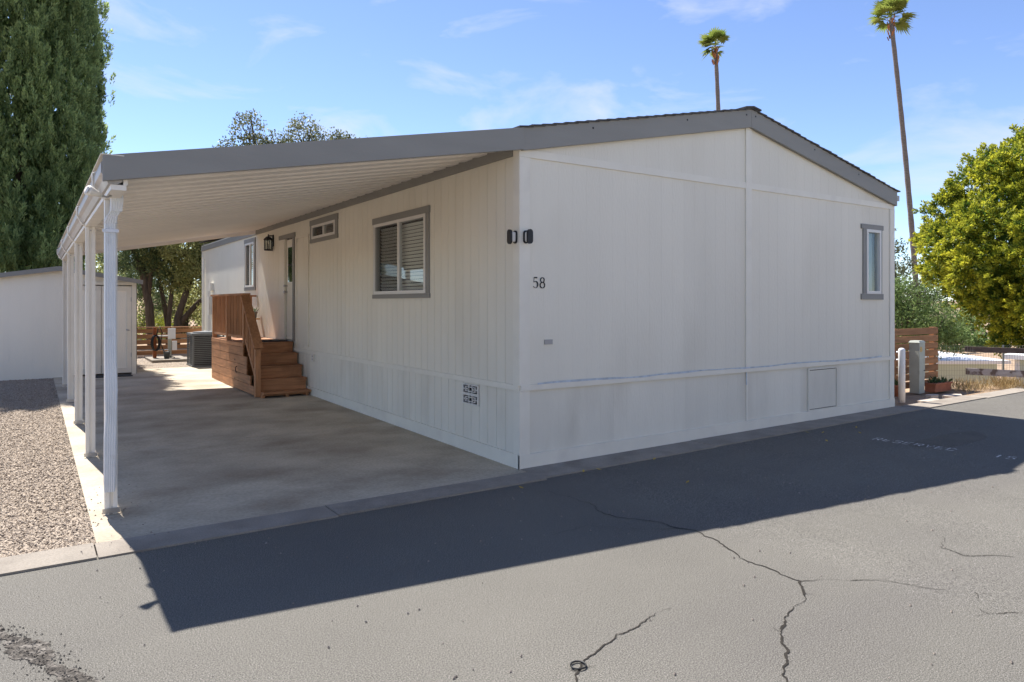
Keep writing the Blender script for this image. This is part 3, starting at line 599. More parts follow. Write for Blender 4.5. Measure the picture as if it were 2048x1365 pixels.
for i, y in enumerate(PY):
    b = MB(); z0 = H(0, y)+.004; m_ = len(pp); P2 = [(-c, a) for a, c in pp]
    b.v += [(-3.5+x, y+yy, z0) for x, yy in P2]+[(-3.5+x, y+yy, 2.459) for x, yy in P2]
    b.f += [tuple(range(m_))[::-1], tuple(range(m_, 2*m_))]+[(k, (k+1) % m_, m_+(k+1) % m_, m_+k) for k in range(m_)]
    po = b.build('post', 'post_metal', cp)
    b = MB(); b.box(-3.56, -3.44, y-.05, y-.046, z0+.01, z0+.05); b.tube([(-3.5, y-.044, 2.42), (-3.5, y-.052, 2.42)], .009, 8); b.build('post_bracket', 'steel', po)
    b = MB(); b.tube([(-3.47, y, 2.672), (-3.60, y, 2.672), (-3.622, y, 2.655), (-3.620, y, 2.57), (-3.575, y, 2.49), (-3.545, y, 2.47)], .009, 6); b.build('gutter_strap', 'post_metal', cp, True)
# downspout on the front post
def ribbed(path, w, d, n=5):
    b = MB(); P = []
    for i in range(n*2+1): P.append((-w/2+w*i/(n*2), -d/2-(.005 if i % 2 else 0)))
    for i in range(n*2, -1, -1): P.append((-w/2+w*i/(n*2), d/2))
    m_ = len(P)
    for (x, y, z, sc) in path: b.v += [(x+px*sc, y+py, z) for px, py in P]
    for s_ in range(len(path)-1):
        for k in range(m_): b.f.append((s_*m_+k, s_*m_+(k+1) % m_, (s_+1)*m_+(k+1) % m_, (s_+1)*m_+k))
    b.f += [tuple(range(m_))[::-1], tuple(range((len(path)-1)*m_, len(path)*m_))]
    return b
ds = ribbed([(-3.512, .505, 2.31, 1), (-3.512, .505, 1.55, 1), (-3.510, .500, 1.2, 1.02), (-3.505, .497, .98, 1.12), (-3.506, .502, .80, .96), (-3.512, .507, .62, 1.05), (-3.516, .505, .28, .98), (-3.516, .508, .20, .9)], .076, .06).build('downspout', 'spout_metal', cp)
ribbed([(-3.475, .46, 2.56, 1), (-3.47, .455, 2.44, 1.0), (-3.475, .46, 2.36, .95)], .085, .075).build('outlet_drop', 'spout_metal', ds)
ribbed([(-3.475, .462, 2.37, .9), (-3.50, .485, 2.325, .95), (-3.512, .505, 2.27, 1.06)], .080, .066).build('elbow', 'spout_metal', ds)
box('spout_clip', 'steel', ds, -3.565, -3.455, .464, .468, 2.20, 2.225)
# floodlight on the gutter
fl = thing('floodlight', 'small round white floodlight clipped to the front end of the gutter', 'floodlight', (-3.70, .25, 2.50))
b = MB(); b.tube([(-3.59, .22, 2.445), (-3.63, .20, 2.455), (-3.665, .18, 2.465), (-3.68, .172, 2.47)], [.014, .026, .036, .038], 14); b.build('lamp_housing', 'post_metal', fl, True)
b = MB(); b.tube([(-3.68, .172, 2.47), (-3.683, .171, 2.471)], .028, 14); b.build('lens', 'gutter_metal', fl)
b = MB(); b.tube([(-3.59, .22, 2.445), (-3.55, .26, 2.44), (-3.52, .30, 2.46)], .008, 6); b.build('bracket', 'gutter_metal', fl)

# ================================================================== SHED
sh = thing('storage_shed', 'white storage shed with grey gable roof beside the driveway end', 'shed', (-3.55, 11.6, .12))
sx0, sx1, sy, sd_ = -4.97, -2.132, 11.6, 3.0
def srz(x): return 2.39-.168*abs(x+3.55)
siding('siding_panel', 'shed_paint', 'y', sy, sx0, sx1-.09, cst(.06), lambda u: srz(u)-.03, .2, [(-3.36, -2.19, .12, 2.05)], sh, 1.4, .006, .003)
box('right_wall', 'shed_paint', sh, sx1-.03, sx1, sy+.031, sy+sd_, .05, 2.12); box('back_wall', 'shed_paint', sh, sx0, sx1-.03, sy+sd_, sy+sd_+.03, .05, 2.12); box('left_wall', 'shed_paint', sh, sx0-.03, sx0-.001, sy, sy+sd_, .05, 2.12)
box('corner_board', 'trim_grey', sh, sx1-.088, sx1+.015, sy-.022, sy+.03, .06, 2.09)
for s_, xa, xb in ((0, sx0-.12, -3.55), (1, -3.55, sx1+.12)):
    za, zb = srz(xa), srz(xb); b = MB(); b.hexa([(xa, sy-.15, za), (xb, sy-.15, zb), (xb, sy+sd_+.1, zb), (xa, sy+sd_+.1, za), (xa, sy-.15, za+.03), (xb, sy-.15, zb+.03), (xb, sy+sd_+.1, zb+.03), (xa, sy+sd_+.1, za+.03)]); b.build('roof', 'shingle', sh)
    b = MB(); b.hexa([(xa, sy-.17, za-.06), (xb, sy-.17, zb-.06), (xb, sy-.152, zb-.06), (xa, sy-.152, za-.06), (xa, sy-.17, za+.032), (xb, sy-.17, zb+.032), (xb, sy-.152, zb+.032), (xa, sy-.152, za+.032)]); b.build('rake_board', 'trim_grey', sh)
for i, (a, c) in enumerate(((-3.36, -2.795), (-2.785, -2.22))):
    d = box('door', 'shed_paint', sh, a, c, sy-.006, sy+.025, .16, 2.03)
    for q in ((a, a+.09, .16, 2.03), (c-.09, c, .16, 2.03), (a+.09, c-.09, .16, .27), (a+.09, c-.09, 1.93, 2.03)): box('door_stile', 'trim_white', d, q[0], q[1], sy-.022, sy-.0062, q[2], q[3])
    if i:
        b = MB(); b.tube([(-2.265, sy-.024, 1.08), (-2.265, sy-.07, 1.08), (-2.33, sy-.075, 1.09)], .012, 8); b.build('handle', 'steel', d, True)
        for z in (.5, 1.7): box('hinge', 'steel', d, -2.235, -2.222, sy-.03, sy-.0222, z, z+.09)
box('door_frame', 'trim_white', sh, -3.43, -3.365, sy-.03, sy, .12, 2.12); box('door_frame', 'trim_white', sh, -2.215, -2.222+.09, sy-.0325, sy-.0225, .12, 2.05); box('door_frame', 'trim_white', sh, -3.36, -2.13, sy-.031, sy-.001, 2.052, 2.118)
tag(box('doormat', 'mat_dark', None, -2.95, -2.25, 11.05, 11.45, H(0, 11.2)+.008, H(0, 11.2)+.02), 'dark rubber mat lying in front of the shed door', 'doormat')

# ================================================================== PORCH
po = thing('wooden_porch', 'brown stained wooden porch with steps and slatted railing at the door', 'porch', (-.45, 8.2, H(0, 8)))
PX0, PX1, PYa, PYb, PZ = -.89, -.03, 7.28, 9.93, .95
n = 16; w = (PYb-PYa)/n
for i in range(n): sbox('deck_board', 'wood_x', po, PX0, PX1, PYa+i*w+.003, PYa+(i+1)*w-.003, PZ-.035, PZ)
TR = [(7.02, .765), (6.76, .568), (6.52, .366), (6.28, .17)]
for i, (y, z) in enumerate(TR):
    yb = PYa if i == 0 else TR[i-1][0]
    sbox('tread', 'wood_x', po, PX0-.0+.06, PX1+.0, y-.02, yb+.015 if i else 7.295, z-.035, z)
    zt = PZ-.036 if i == 0 else TR[i-1][1]-.036
    box('riser', 'wood_x', po, PX0+.065, PX1-.004, yb-.0, yb+.02, z+.001, zt)
box('riser', 'wood_x', po, PX0+.065, PX1-.004, 6.34, 6.36, .10, .134)
for x in (-.82, -.42, -.08): box('step_foot', 'wood_y', po, x-.02, x+.02, 6.30, 6.6, .072, .134)
# left side: horizontal boards in steps below the treads
zs = [.10, .255, .41, .565, .72, .875]
for k in range(5):
    z0, z1 = zs[k]+.003, zs[k+1]-.003
    yf = next((y for y, z in [(7.28, .93)]+TR if False), None)
    front = 6.36
    for (y, z) in TR[::-1]:
        if z-.036 >= z1-.02: front = y+.03; break
    else: front = 7.30
    box('side_board', 'wood_y', po, PX0-.022, PX0, front, 7.66, max(z0, .085), z1)
    box('side_board', 'wood_y', po, PX0-.022, PX0, 7.665, 8.33, max(z0, .085), z1); box('side_board', 'wood_y', po, PX0-.022, PX0, 8.335, PYb, max(z0, .09), z1)
box('side_board', 'wood_y', po, PX0-.026, PX0, 7.30, PYb, .878, .948)
b = MB(); b.tube([(PX0-.022, 7.72, .40), (PX0-.05, 7.72, .41), (PX0-.05, 7.72, .50), (PX0-.022, 7.72, .51)], .007, 6); b.build('access_handle', 'black_metal', po, True)
for y, z in ((7.9, .62), (7.9, .28)):
    b = MB(); b.tube([(PX0-.021, y, z), (PX0-.027, y, z)], .016, 8); b.build('bolt', 'black_metal', po)
box('back_skirt', 'wood_x', po, PX0+.001, PX1, PYb, PYb+.02, .11, .945)
# railing along the left side
for y in (7.32, 8.62, 9.88): sbox('rail_post', 'wood_z', po, PX0-.015, PX0+.065, y-.04, y+.04, .951, 1.80)
box('hand_rail', 'wood_y', po, PX0-.04, PX0+.10, 7.26, PYb+.03, 1.802, 1.838)
box('bottom_rail', 'wood_y', po, PX0-.002, PX0+.038, 7.365, 9.835, 1.03, 1.075)
for i in range(20):
    y = 7.44+i*.122
    if abs(y-8.62) < .06: continue
    sbox('baluster', 'wood_z', po, PX0+.0, PX0+.034, y-.017, y+.017, 1.076, 1.80)
# sloping rail
box('rail_post', 'wood_z', po, PX0-.03, PX0+.058, 6.42, 6.505, .085, .93)
b = MB(); b.bar((PX0+.02, 7.34, 1.80), (PX0+.02, 6.40, .90), .15, .04); b.build('hand_rail', 'wood_y', po)
b = MB(); b.bar((PX0+.02, 7.30, 1.07), (PX0+.02, 6.46, .30), .035, .07); b.build('bottom_rail', 'wood_y', po)
for i in range(6):
    y = 6.60+i*.115; zt = .90+(y-6.40)*.957-.03; zb = .30+(y-6.46)*.917+.03
    box('baluster', 'wood_z', po, PX0+.003, PX0+.037, y-.017, y+.017, zb, zt)
# railing at the far end
box('hand_rail', 'wood_x', po, PX0+.102, PX1, PYb-.09, PYb+.03, 1.80, 1.836); box('bottom_rail', 'wood_x', po, PX0+.07, PX1, PYb-.05, PYb-.01, 1.03, 1.075)
for i in range(5): sbox('baluster', 'wood_z', po, PX0+.17+i*.14, PX0+.22+i*.14, PYb-.05, PYb-.015, 1.076, 1.799)
tag(box('doormat', 'mat_dark', None, -.52, -.09, 7.42, 8.05, .952, .966), 'dark doormat on the porch in front of the entry door', 'doormat')
# plant stand and pots
st = thing('plant_stand', 'small pale wooden plant stand at the end of the porch', 'plant stand', (-.28, 9.45, .952))
box('stand_top', 'pale_wood', st, -.48, -.10, 9.28, 9.62, 1.32, 1.35)
for sx in (-1, 1):
    for sy_ in (-1, 1):
        b = MB(); b.bar((-.29+sx*.16, 9.45+sy_*.13, .952), (-.29+sx*.09, 9.45+sy_*.08, 1.32), .03, .03); b.build('leg', 'pale_wood', st)
box('shelf', 'pale_wood', st, -.41, -.17, 9.35, 9.55, 1.08, 1.095)
def pot(name, label, x, y, z, r, h, m, nl, ll, cat='flower pot'):
    t = thing(name, label, cat, (x, y, z))
    b = MB(); b.lathe(x, y, [(r*.7, z), (r*.95, z+h*.8), (r*1.05, z+h*.82), (r*1.05, z+h), (r*.9, z+h), (r*.88, z+h*.85)], 14); b.build('pot', m, t, True)
    P = np.tile(np.array([[x, y, z+h*.85]]), (nl, 1))+rng.normal(size=(nl, 3))*[r*.4, r*.4, 0]; D = unit(rng.normal(size=(nl, 3))*[.5, .5, .2]+[0, 0, 1]); leafmesh('leaves', P, D, rng.uniform(.6, 1, nl)*ll, .022, rng.random(nl), 'leaf_cactus', t); return t
pot('flower_pot', 'yellow pot with a small succulent on the porch plant stand', -.38, 9.42, 1.351, .075, .12, 'yellow_pot', 14, .13)
pot('flower_pot', 'grey pot with a cactus on the porch plant stand', -.19, 9.42, 1.351, .075, .14, 'grey_pot', 14, .15)

# ================================================================== YARD BEHIND
def slat_fence(label, x0, x1, y, z0, z1, n, posts, m='fence_wood', cap=False, gap=.022):
    f = thing('slatted_fence', label, 'fence', ((x0+x1)/2, y, z0), None)
    h = (z1-z0)/n
    for i in range(n): sbox('slat', m, f, x0, x1, y-.012+(.002 if i % 2 else 0), y+.012, z0+i*h+gap/2, z0+(i+1)*h-gap/2)
    if cap: box('cap_rail', m, f, x0, x1, y-.06, y+.06, z1+.001, z1+.035)
    for x in posts: box('post', m, f, x-.045, x+.045, y+.0145, y+.1045, z0-.1, z1)
    return f
slat_fence('low horizontal slat fence behind the air conditioner', -4.5, 2.2, 16.3, .20, .965, 5, [-4.4, -2.6, -1.15, .4, 2.1], cap=True, gap=.04)
pad = tag(box('concrete_pad', 'kerb_concrete', None, -1.50, -.62, 14.1, 15.5, .13, .22), 'small raised concrete pad carrying the water standpipe', 'pad')
t = thing('utility_post', 'grey meter post with white boxes standing on the concrete pad', 'utility post', (-.98, 14.9, .221))
box('post', 'pedestal', t, -1.02, -.94, 14.86, 14.94, .221, .88); box('meter_box', 'white_paint', t, -1.03, -.85, 14.80, 14.8595, .72, 1.0); box('meter_box', 'white_paint', t, -.93, -.82, 14.78, 14.855, .42, .66)
t = thing('water_standpipe', 'rusty standpipe with a coiled black hose on the pad', 'standpipe', (-1.30, 14.9, .221))
box('wooden_post', 'rust_post', t, -1.37, -1.29, 14.93, 15.01, .221, 1.03)
b = MB(); b.tube([(-1.33, 14.88, .8), (-1.03, 14.84, .8)], .02, 8); b.build('pipe', 'tarp', t)
b = MB()
for q in range(4): b.tube([(-1.34+.09*math.cos(a)+.012*q, 14.87-.018*q, .62+.20*math.sin(a)) for a in [i*math.pi/8 for i in range(17)]], .012, 6, False)
b.tube([(-1.30, 14.85, .80), (-1.27, 14.83, .97), (-1.22, 14.86, 1.05), (-1.17, 14.86, .9), (-1.20, 14.84, .6), (-1.1, 14.8, .3), (-.9, 14.6, .24)], .012, 6); b.build('hose', 'hose_black', t, True)
t = thing('bucket', 'small dark bucket beside the standpipe', 'bucket', (-1.10, 14.55, .221)); b = MB(); b.lathe(-1.10, 14.55, [(.06, .221), (.085, .40), (.09, .40), (.078, .40), (.055, .24)], 14); b.build('pail', 'ac_grey', t, True)
b = MB(); b.tube([(-1.185, 14.55, .395), (-1.15, 14.5, .46), (-1.05, 14.5, .46), (-1.015, 14.55, .395)], .005, 6); b.build('bail', 'steel', t)
# air conditioner
t = thing('air_conditioner', 'dark grey louvred air conditioner condenser beside the house', 'air conditioner', (-.50, 12.75, .14))
box('core', 'black_metal', t, -.80, -.18, 12.47, 13.09, .15, .86); box('base_pan', 'ac_grey', t, -.86, -.12, 12.41, 13.15, .14, .18); box('top_cover', 'ac_grey', t, -.86, -.12, 12.41, 13.15, .88, .94)
b = MB(); b.lathe(-.49, 12.78, [(.30, .94), (.29, .965), (.06, .985), (.05, .99)], 18); b.build('fan_guard', 'ac_grey', t)
for x in (-.85, -.17):
    for y in (12.42, 13.10): sbox('corner_post', 'ac_grey', t, x, x+.04, y, y+.04, .18, .88)
for i in range(15):
    z = .205+i*.045; sbox('louvre', 'ac_grey', t, -.81, -.17, 12.425, 12.44, z, z+.022); sbox('louvre', 'ac_grey', t, -.845, -.83, 12.46, 13.10, z, z+.022)
b = MB(); b.hexa([(-.42, 11.35, .13), (-.30, 11.60, .13), (-.29, 11.61, .13), (-.41, 11.36, .13), (-.10, 11.35, .98), (-.03, 11.60, 1.0), (-.02, 11.61, 1.0), (-.09, 11.36, .98)]); tag(b.build('white_board', 'tarp', None), 'white board leaning on the side wall behind the porch', 'board')

# ================================================================== RIGHT SIDE YARD
slat_fence('brown horizontal slat fence behind the white bollard', WX+.03, 10.55, .95, .07, 1.20, 8, [7.3, 9.0, 10.48], cap=False)
t = thing('bollard', 'white round bollard post at the corner of the home', 'bollard', (7.83, .25, .05)); b = MB(); b.lathe(7.83, .25, [(.052, .03), (.052, .88), (.048, .90), (.036, .915), (.015, .922)], 18); b.build('post', 'white_paint', t, True)
t = thing('utility_pedestal', 'grey green utility pedestal with an orange sticker beside the bollard', 'utility pedestal', (9.2, .72, .05))
box('base', 'pedestal', t, 9.125, 9.315, .60, .77, .04, .34); box('cabinet', 'pedestal', t, 9.12, 9.32, .595, .775, .3405, .95); b = MB(); b.hexa([(9.11, .585, .951), (9.33, .585, .951), (9.33, .785, .951), (9.11, .785, .951), (9.13, .61, .985), (9.31, .61, .985), (9.31, .76, .985), (9.13, .76, .985)]); b.build('cap', 'pedestal', t)
b = MB(); b.face([(9.14, .5935, .88), (9.14, .5935, .79), (9.19, .5935, .78), (9.23, .5935, .81), (9.21, .5935, .88)]); b.build('sticker', 'sticker', t); b = MB(); b.tube([(9.29, .594, .45), (9.29, .590, .45)], .012, 8); b.build('lock', 'black_metal', t)
pl = thing('planter', 'long terracotta planter with succulents in front of the slatted fence', 'planter', (9.75, .58, .05)); box('trough', 'terracotta', pl, 9.45, 10.05, .48, .66, .05, .18); box('rim', 'terracotta', pl, 9.43, 10.07, .46, .68, .1805, .21)
nl = 70; P = np.stack([rng.uniform(9.46, 10.04, nl), rng.uniform(.50, .64, nl), np.full(nl, .20)], 1); leafmesh('leaves', P, unit(rng.normal(size=(nl, 3))*[.7, .7, .3]+[0, 0, .8]), rng.uniform(.07, .16, nl), .03, rng.random(nl), 'leaf_cactus', pl)
pot('flower_pot', 'terracotta pot with a plant behind the white bollard', 8.35, .62, .05, .10, .2, 'terracotta', 40, .2); pot('flower_pot', 'white flower pot against the fence beside the bollard', 8.08, .70, .05, .09, .2, 'white_paint', 16, .12)
for i, (x, y, r) in enumerate([(8.45, .10, .28), (9.3, .12, .25), (8.95, .30, .16)]):
    b = MB(); q = [(x+r*math.cos(a)*(1+.2*math.sin(3*a+i)), y+.5*r*math.sin(a)) for a in [k*math.pi/5 for k in range(10)]]; z = H(x, y)
    b.v = [(a, c, z-.06) for a, c in q]+[(a, c, z-.015+.012*i) for a, c in q]; b.f = [tuple(range(10, 20))]+[(k, (k+1) % 10, 10+(k+1) % 10, 10+k) for k in range(10)]
    tag(b.build('flagstone', 'stone_flag'), ['flat tan stepping stone just right of the bollard', 'flat tan stepping stone nearest the planter', 'small flat stone between the bollard and planter'][i], 'stone')
# wire fence
wf = thing('wire_fence', 'low wire mesh fence running right from the slatted fence', 'fence', (11.0, .6, .05))
A, B = Vector((10.56, .93, .05)), Vector((12.9, -.75, .06)); Ln = (B-A).length; dv = (B-A).normalized(); b = MB()
k = 0.0
while k < Ln: p = A+dv*k; b.bar(p, p+Vector((0, 0, .78)), .003, .003, (1, 0, 0)); k += .05
for i in range(9): b.bar(A+Vector((0, 0, .02+i*.095)), B+Vector((0, 0, .02+i*.095)), .003, .003)
b.build('wire_mesh', 'wire', wf)
for k in (1.25, 2.5): p = A+dv*k; b = MB(); b.box(p.x-.012, p.x+.012, p.y+.005, p.y+.03, 0, .85); b.build('post', 'wire', wf)
# guard rail
gr = thing('guard_rail', 'weathered two rail wooden barrier with peeling white lower rail', 'barrier', (11.65, -1.3, .05))
b = MB(); b.bar((11.05, .66, .335), (11.72, -1.6, .335), .045, .125); b.build('rail', 'old_rail', gr)['label'] = 'lower rail with peeling white paint'
b = MB(); b.bar((11.10, .70, .765), (11.77, -1.56, .765), .06, .10); b.build('rail', 'dark_rail', gr)['label'] = 'dark bare upper rail'
box('post', 'dark_rail', gr, 11.66, 11.78, -1.22, -1.10, -.2, .86)
# dry grass
def grass(label, cx, cy, sx, sy_, n, h):
    P = np.stack([rng.normal(cx, sx, n), rng.normal(cy, sy_, n), np.zeros(n)], 1); P[:, 2] = [GZ(x, y)+.0 for x, y in P[:, :2]]
    D = unit(rng.normal(size=(n, 3))*[.45, .45, .1]+[0, 0, 1]); o = leafmesh('dry_grass', P, D, rng.uniform(.5, 1.1, n)*h, .008, rng.random(n), 'leaf_grass'); tag(o, label, 'grass', kind='stuff')
grass('dry golden grass tufts along the wire fence', 10.6, .45, .35, .18, 500, .26); grass('taller dry grass clump under the guard rail', 11.35, .10, .16, .14, 420, .36); grass('dry grass at the foot of the wooden barrier', 11.6, -.35, .25, .15, 300, .2)
# lower building
lb = thing('lower_building', 'pale green low building with white flat roof below the wire fence', 'building', (23.8, 6.0, -3.6))
def lp(u, v, z): return (22.8+.84*u+.545*v, 6.7-.545*u+.84*v, z)
def lhex(u0, u1, v0, v1, z0, z1, zb=0): b = MB(); b.hexa([lp(u0, v0, z0), lp(u1, v0, z0), lp(u1, v1, z0+zb), lp(u0, v1, z0+zb), lp(u0, v0, z1), lp(u1, v0, z1), lp(u1, v1, z1+zb), lp(u0, v1, z1+zb)]); return b
lhex(-7, 2.5, 0.3, 8, -3.8, -.53).build('wall', 'pale_green', lb); lhex(-7.3, 2.8, 0, 8.3, -.52, -.40, .12).build('roof', 'white_roof', lb)
for u in (-4.5, -1.6, 1.2): f_ = lhex(u-.5, u+.5, .27, .299, -2.2, -1.2).build('window', 'vinyl', lb); lhex(u-.44, u+.44, .255, .268, -2.14, -1.26).build('pane', 'dark_room', f_)
gs = thing('green_hut', 'pale green hut with white edged roof behind the barrier', 'hut', (15.6, -.2, -.5))
box('wall', 'pale_green', gs, 14.42, 17.0, -1.5, 1.08, -3.4, .40)
b = MB(); b.hexa([(14.25, -1.7, .40), (17.2, -1.7, .55), (17.2, 1.25, .55), (14.25, 1.25, .40), (14.25, -1.7, .50), (17.2, -1.7, .65), (17.2, 1.25, .65), (14.25, 1.25, .50)]); b.build('roof', 'white_roof', gs); box('corner_board', 'white_roof', gs, 14.395, 14.4195, .98, 1.07, -3, .40)

# ================================================================== TREES
def tree_root(name, label, x, y, z, group=None): return thing(name, label, 'tree', (x, y, z), group)
def trunk(parent, pts, rad, m='bark', name='trunk', n=9):
    b = MB(); b.tube(pts, rad, n); return b.build(name, m, parent, True)
def tufts(C, A, Ls, rad, per, ll, lw, tbase, spread=.75, tipgain=.5):
    """C tuft bases, A axes, Ls lengths -> leaf arrays"""
    n = len(C); t = rng.uniform(0, 1, (n, per)); rv = rdir(n*per).reshape(n, per, 3)
    rv -= (rv*A[:, None]).sum(-1, keepdims=True)*A[:, None]; rv = unit(rv)
    P = C[:, None]+A[:, None]*(t*Ls[:, None])[..., None]+rv*(rad*(1-.75*t)*rng.uniform(.2, 1, (n, per)))[..., None]
    D = unit(A[:, None]*1.0+rv*spread+rng.normal(size=(n, per, 3))*.25)
    tint = tbase[:, None]+tipgain*(t-.5)+rng.normal(0, .10, (n, per))
    l = ll*rng.uniform(.7, 1.3, (n, per))
    return P.reshape(-1, 3), D.reshape(-1, 3), l.reshape(-1), lw, tint.reshape(-1)
# cypress
cx, cy = -4.30, 17.2
cyp = tree_root('cypress_tree', 'tall dense dark green cypress behind the storage shed', cx, cy, .15)
trunk(cyp, [(cx, cy, .1), (cx+.03, cy, 3), (cx, cy, 8), (cx, cy, 12)], [.20, .17, .12, .03]); trunk(cyp, [(cx-.55, cy-.5, .1), (cx-.5, cy-.45, 2.5), (cx-.3, cy-.2, 5)], [.10, .09, .05], name='limb')
def cyprad(z): return np.interp(z, [1.5, 2.2, 3.4, 6, 9, 11.5, 13.2, 14.3], [.8, 1.45, 1.72, 1.82, 1.78, 1.45, .8, .1])
npl = 900; z = rng.uniform(1.7, 13.4, npl); th = rng.uniform(0, 2*math.pi, npl); rr_ = cyprad(z)*(rng.uniform(.6, 1.0, npl)**.5)*(1+.07*np.sin(th*5+z*1.3))
PB = np.stack([cx+rr_*np.cos(th), cy+rr_*np.sin(th), z], 1); PA = unit(np.stack([np.cos(th)*.12, np.sin(th)*.12, np.ones(npl)], 1)+rng.normal(size=(npl, 3))*.05)
k = 11; tt = rng.uniform(0, 1, (npl, k)); off = rng.normal(size=(npl, k, 3))*[.13, .13, .05]*(1-.75*tt)[..., None]
TC = (PB[:, None]+PA[:, None]*(tt*1.5)[..., None]+off).reshape(-1, 3); TA = unit((PA[:, None]+off*.9+rng.normal(size=(npl, k, 3))*.07).reshape(-1, 3))
tb = np.repeat(rng.normal(.42, .12, npl), k)+rng.normal(0, .06, npl*k)
P, D, l, w_, ti = tufts(TC, TA, rng.uniform(.28, .5, len(TC)), .085, 38, .10, .034, tb, .38, .6)
leafmesh('crown', P, D, l, w_, ti, 'leaf_cypress', cyp)
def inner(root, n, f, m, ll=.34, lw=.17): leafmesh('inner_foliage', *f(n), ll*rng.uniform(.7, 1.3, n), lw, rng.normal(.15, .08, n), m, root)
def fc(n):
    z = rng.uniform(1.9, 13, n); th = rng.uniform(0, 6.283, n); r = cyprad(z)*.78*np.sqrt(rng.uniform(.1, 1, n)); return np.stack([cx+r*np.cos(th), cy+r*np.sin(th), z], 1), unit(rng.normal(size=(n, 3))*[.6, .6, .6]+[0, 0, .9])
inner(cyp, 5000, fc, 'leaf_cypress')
# golden juniper on the right
jx, jy, jz = 18.95, 1.66, 3.08
jun = tree_root('golden_juniper', 'broad golden green juniper tree at the right edge', jx, jy, -2.5)
trunk(jun, [(jx, jy, -3.6), (jx-.1, jy, .2), (jx, jy, 2.4), (jx+.1, jy, 4.8)], [.30, .25, .2, .05])
for i in range(9):
    a = i*.7; trunk(jun, [(jx, jy, .7+.25*i), (jx+1.1*math.cos(a), jy+1.1*math.sin(a), 1.5+.3*i), (jx+2.2*math.cos(a), jy+2.2*math.sin(a), 1.9+.36*i)], [.10, .07, .02], name='limb', n=6)
nl_ = 250; gi_ = np.arange(nl_)+.5; ph = np.arccos(1-2*gi_/nl_); ga = gi_*2.39996
dd = unit(np.stack([np.cos(ga)*np.sin(ph), np.sin(ga)*np.sin(ph), np.cos(ph)], 1)+rng.normal(size=(nl_, 3))*.10); fr_ = rng.uniform(.80, 1.06, nl_)
rx = 2.95*np.where(dd[:, 2] > 0, 1-.20*dd[:, 2]**2, 1-.52*dd[:, 2]**2); LC = np.stack([jx+dd[:, 0]*rx*fr_, jy+dd[:, 1]*rx*fr_, jz+dd[:, 2]*np.where(dd[:, 2] > 0, 2.95, 2.75)*fr_], 1)
k = 36; lr = rng.uniform(.34, .70, nl_)
od = unit(rdir(nl_*k).reshape(nl_, k, 3)+dd[:, None]*.5+np.array([0, 0, .35]))
TC = (LC[:, None]+od*(lr[:, None]*rng.uniform(.45, 1, (nl_, k)))[..., None]*[1, 1, .85]).reshape(-1, 3); TA = unit((od+rng.normal(size=od.shape)*.25+[0, 0, .25]).reshape(-1, 3))
low_dark = np.clip((1.6-LC[:, 2])/1.4, 0, 1)*rng.uniform(.3, 1, nl_)          # low lobes tinted darker green
tb = np.repeat(.40-.26*low_dark+rng.normal(0, .10, nl_), k)+rng.normal(0, .07, nl_*k)
P, D, l, w_, ti = tufts(TC, TA, rng.uniform(.14, .26, len(TC)), .075, 32, .085, .042, tb, .75, .75)
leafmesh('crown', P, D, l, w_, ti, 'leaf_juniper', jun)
def fj(n):
    d = rdir(n); r = rng.uniform(.1, 1, n)[:, None]**.4; return np.array([jx, jy, jz])+d*r*[2.2, 2.2, 2.3], unit(d+rng.normal(size=(n, 3))*.7)
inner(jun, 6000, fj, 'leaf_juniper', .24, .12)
# loose broadleaf trees
def broadleaf(root, lobes, per, ll, lw, m, dens=1.0, tb=.45, droop=0.0, name='crown', tw=True):
    Ps, Ds, Ts = [], [], []; bt = MB()
    for (x, y, z, r, rz) in lobes:
        n = int(per*dens*r*r); nt_ = max(6, n//22)
        tc_ = rdir(nt_)*np.array([r, r, rz])*(rng.uniform(.25, 1.0, nt_)**.45)[:, None]+[x, y, z]
        if tw:
            for q in tc_[:max(5, nt_//7)]: bt.tube([(x, y, z-rz*.5), tuple((np.array([x, y, z-rz*.2])+q)/2+rng.normal(size=3)*.06), tuple(q)], [.022*r+.008, .014, .005], 4, False)
        kk = n//nt_+1; base = np.repeat(tc_, kk, 0); ax = rdir(len(base)); s_ = .14+.06*r
        P = base+ax*(rng.uniform(.1, 1, len(base))*s_*1.3)[:, None]; D = unit(ax*.6+rdir(len(base))+[0, 0, .15-droop]); Ps.append(P); Ds.append(D); Ts.append(np.repeat(rng.normal(tb, .16, nt_), kk)+rng.normal(0, .14, len(base)))
    P = np.concatenate(Ps); D = np.concatenate(Ds); T = np.concatenate(Ts)
    leafmesh(name, P, D, ll*rng.uniform(.7, 1.3, len(P)), lw, T, m, root)
    if tw: bt.build('twigs', 'bark', root)['kind'] = 'stuff'
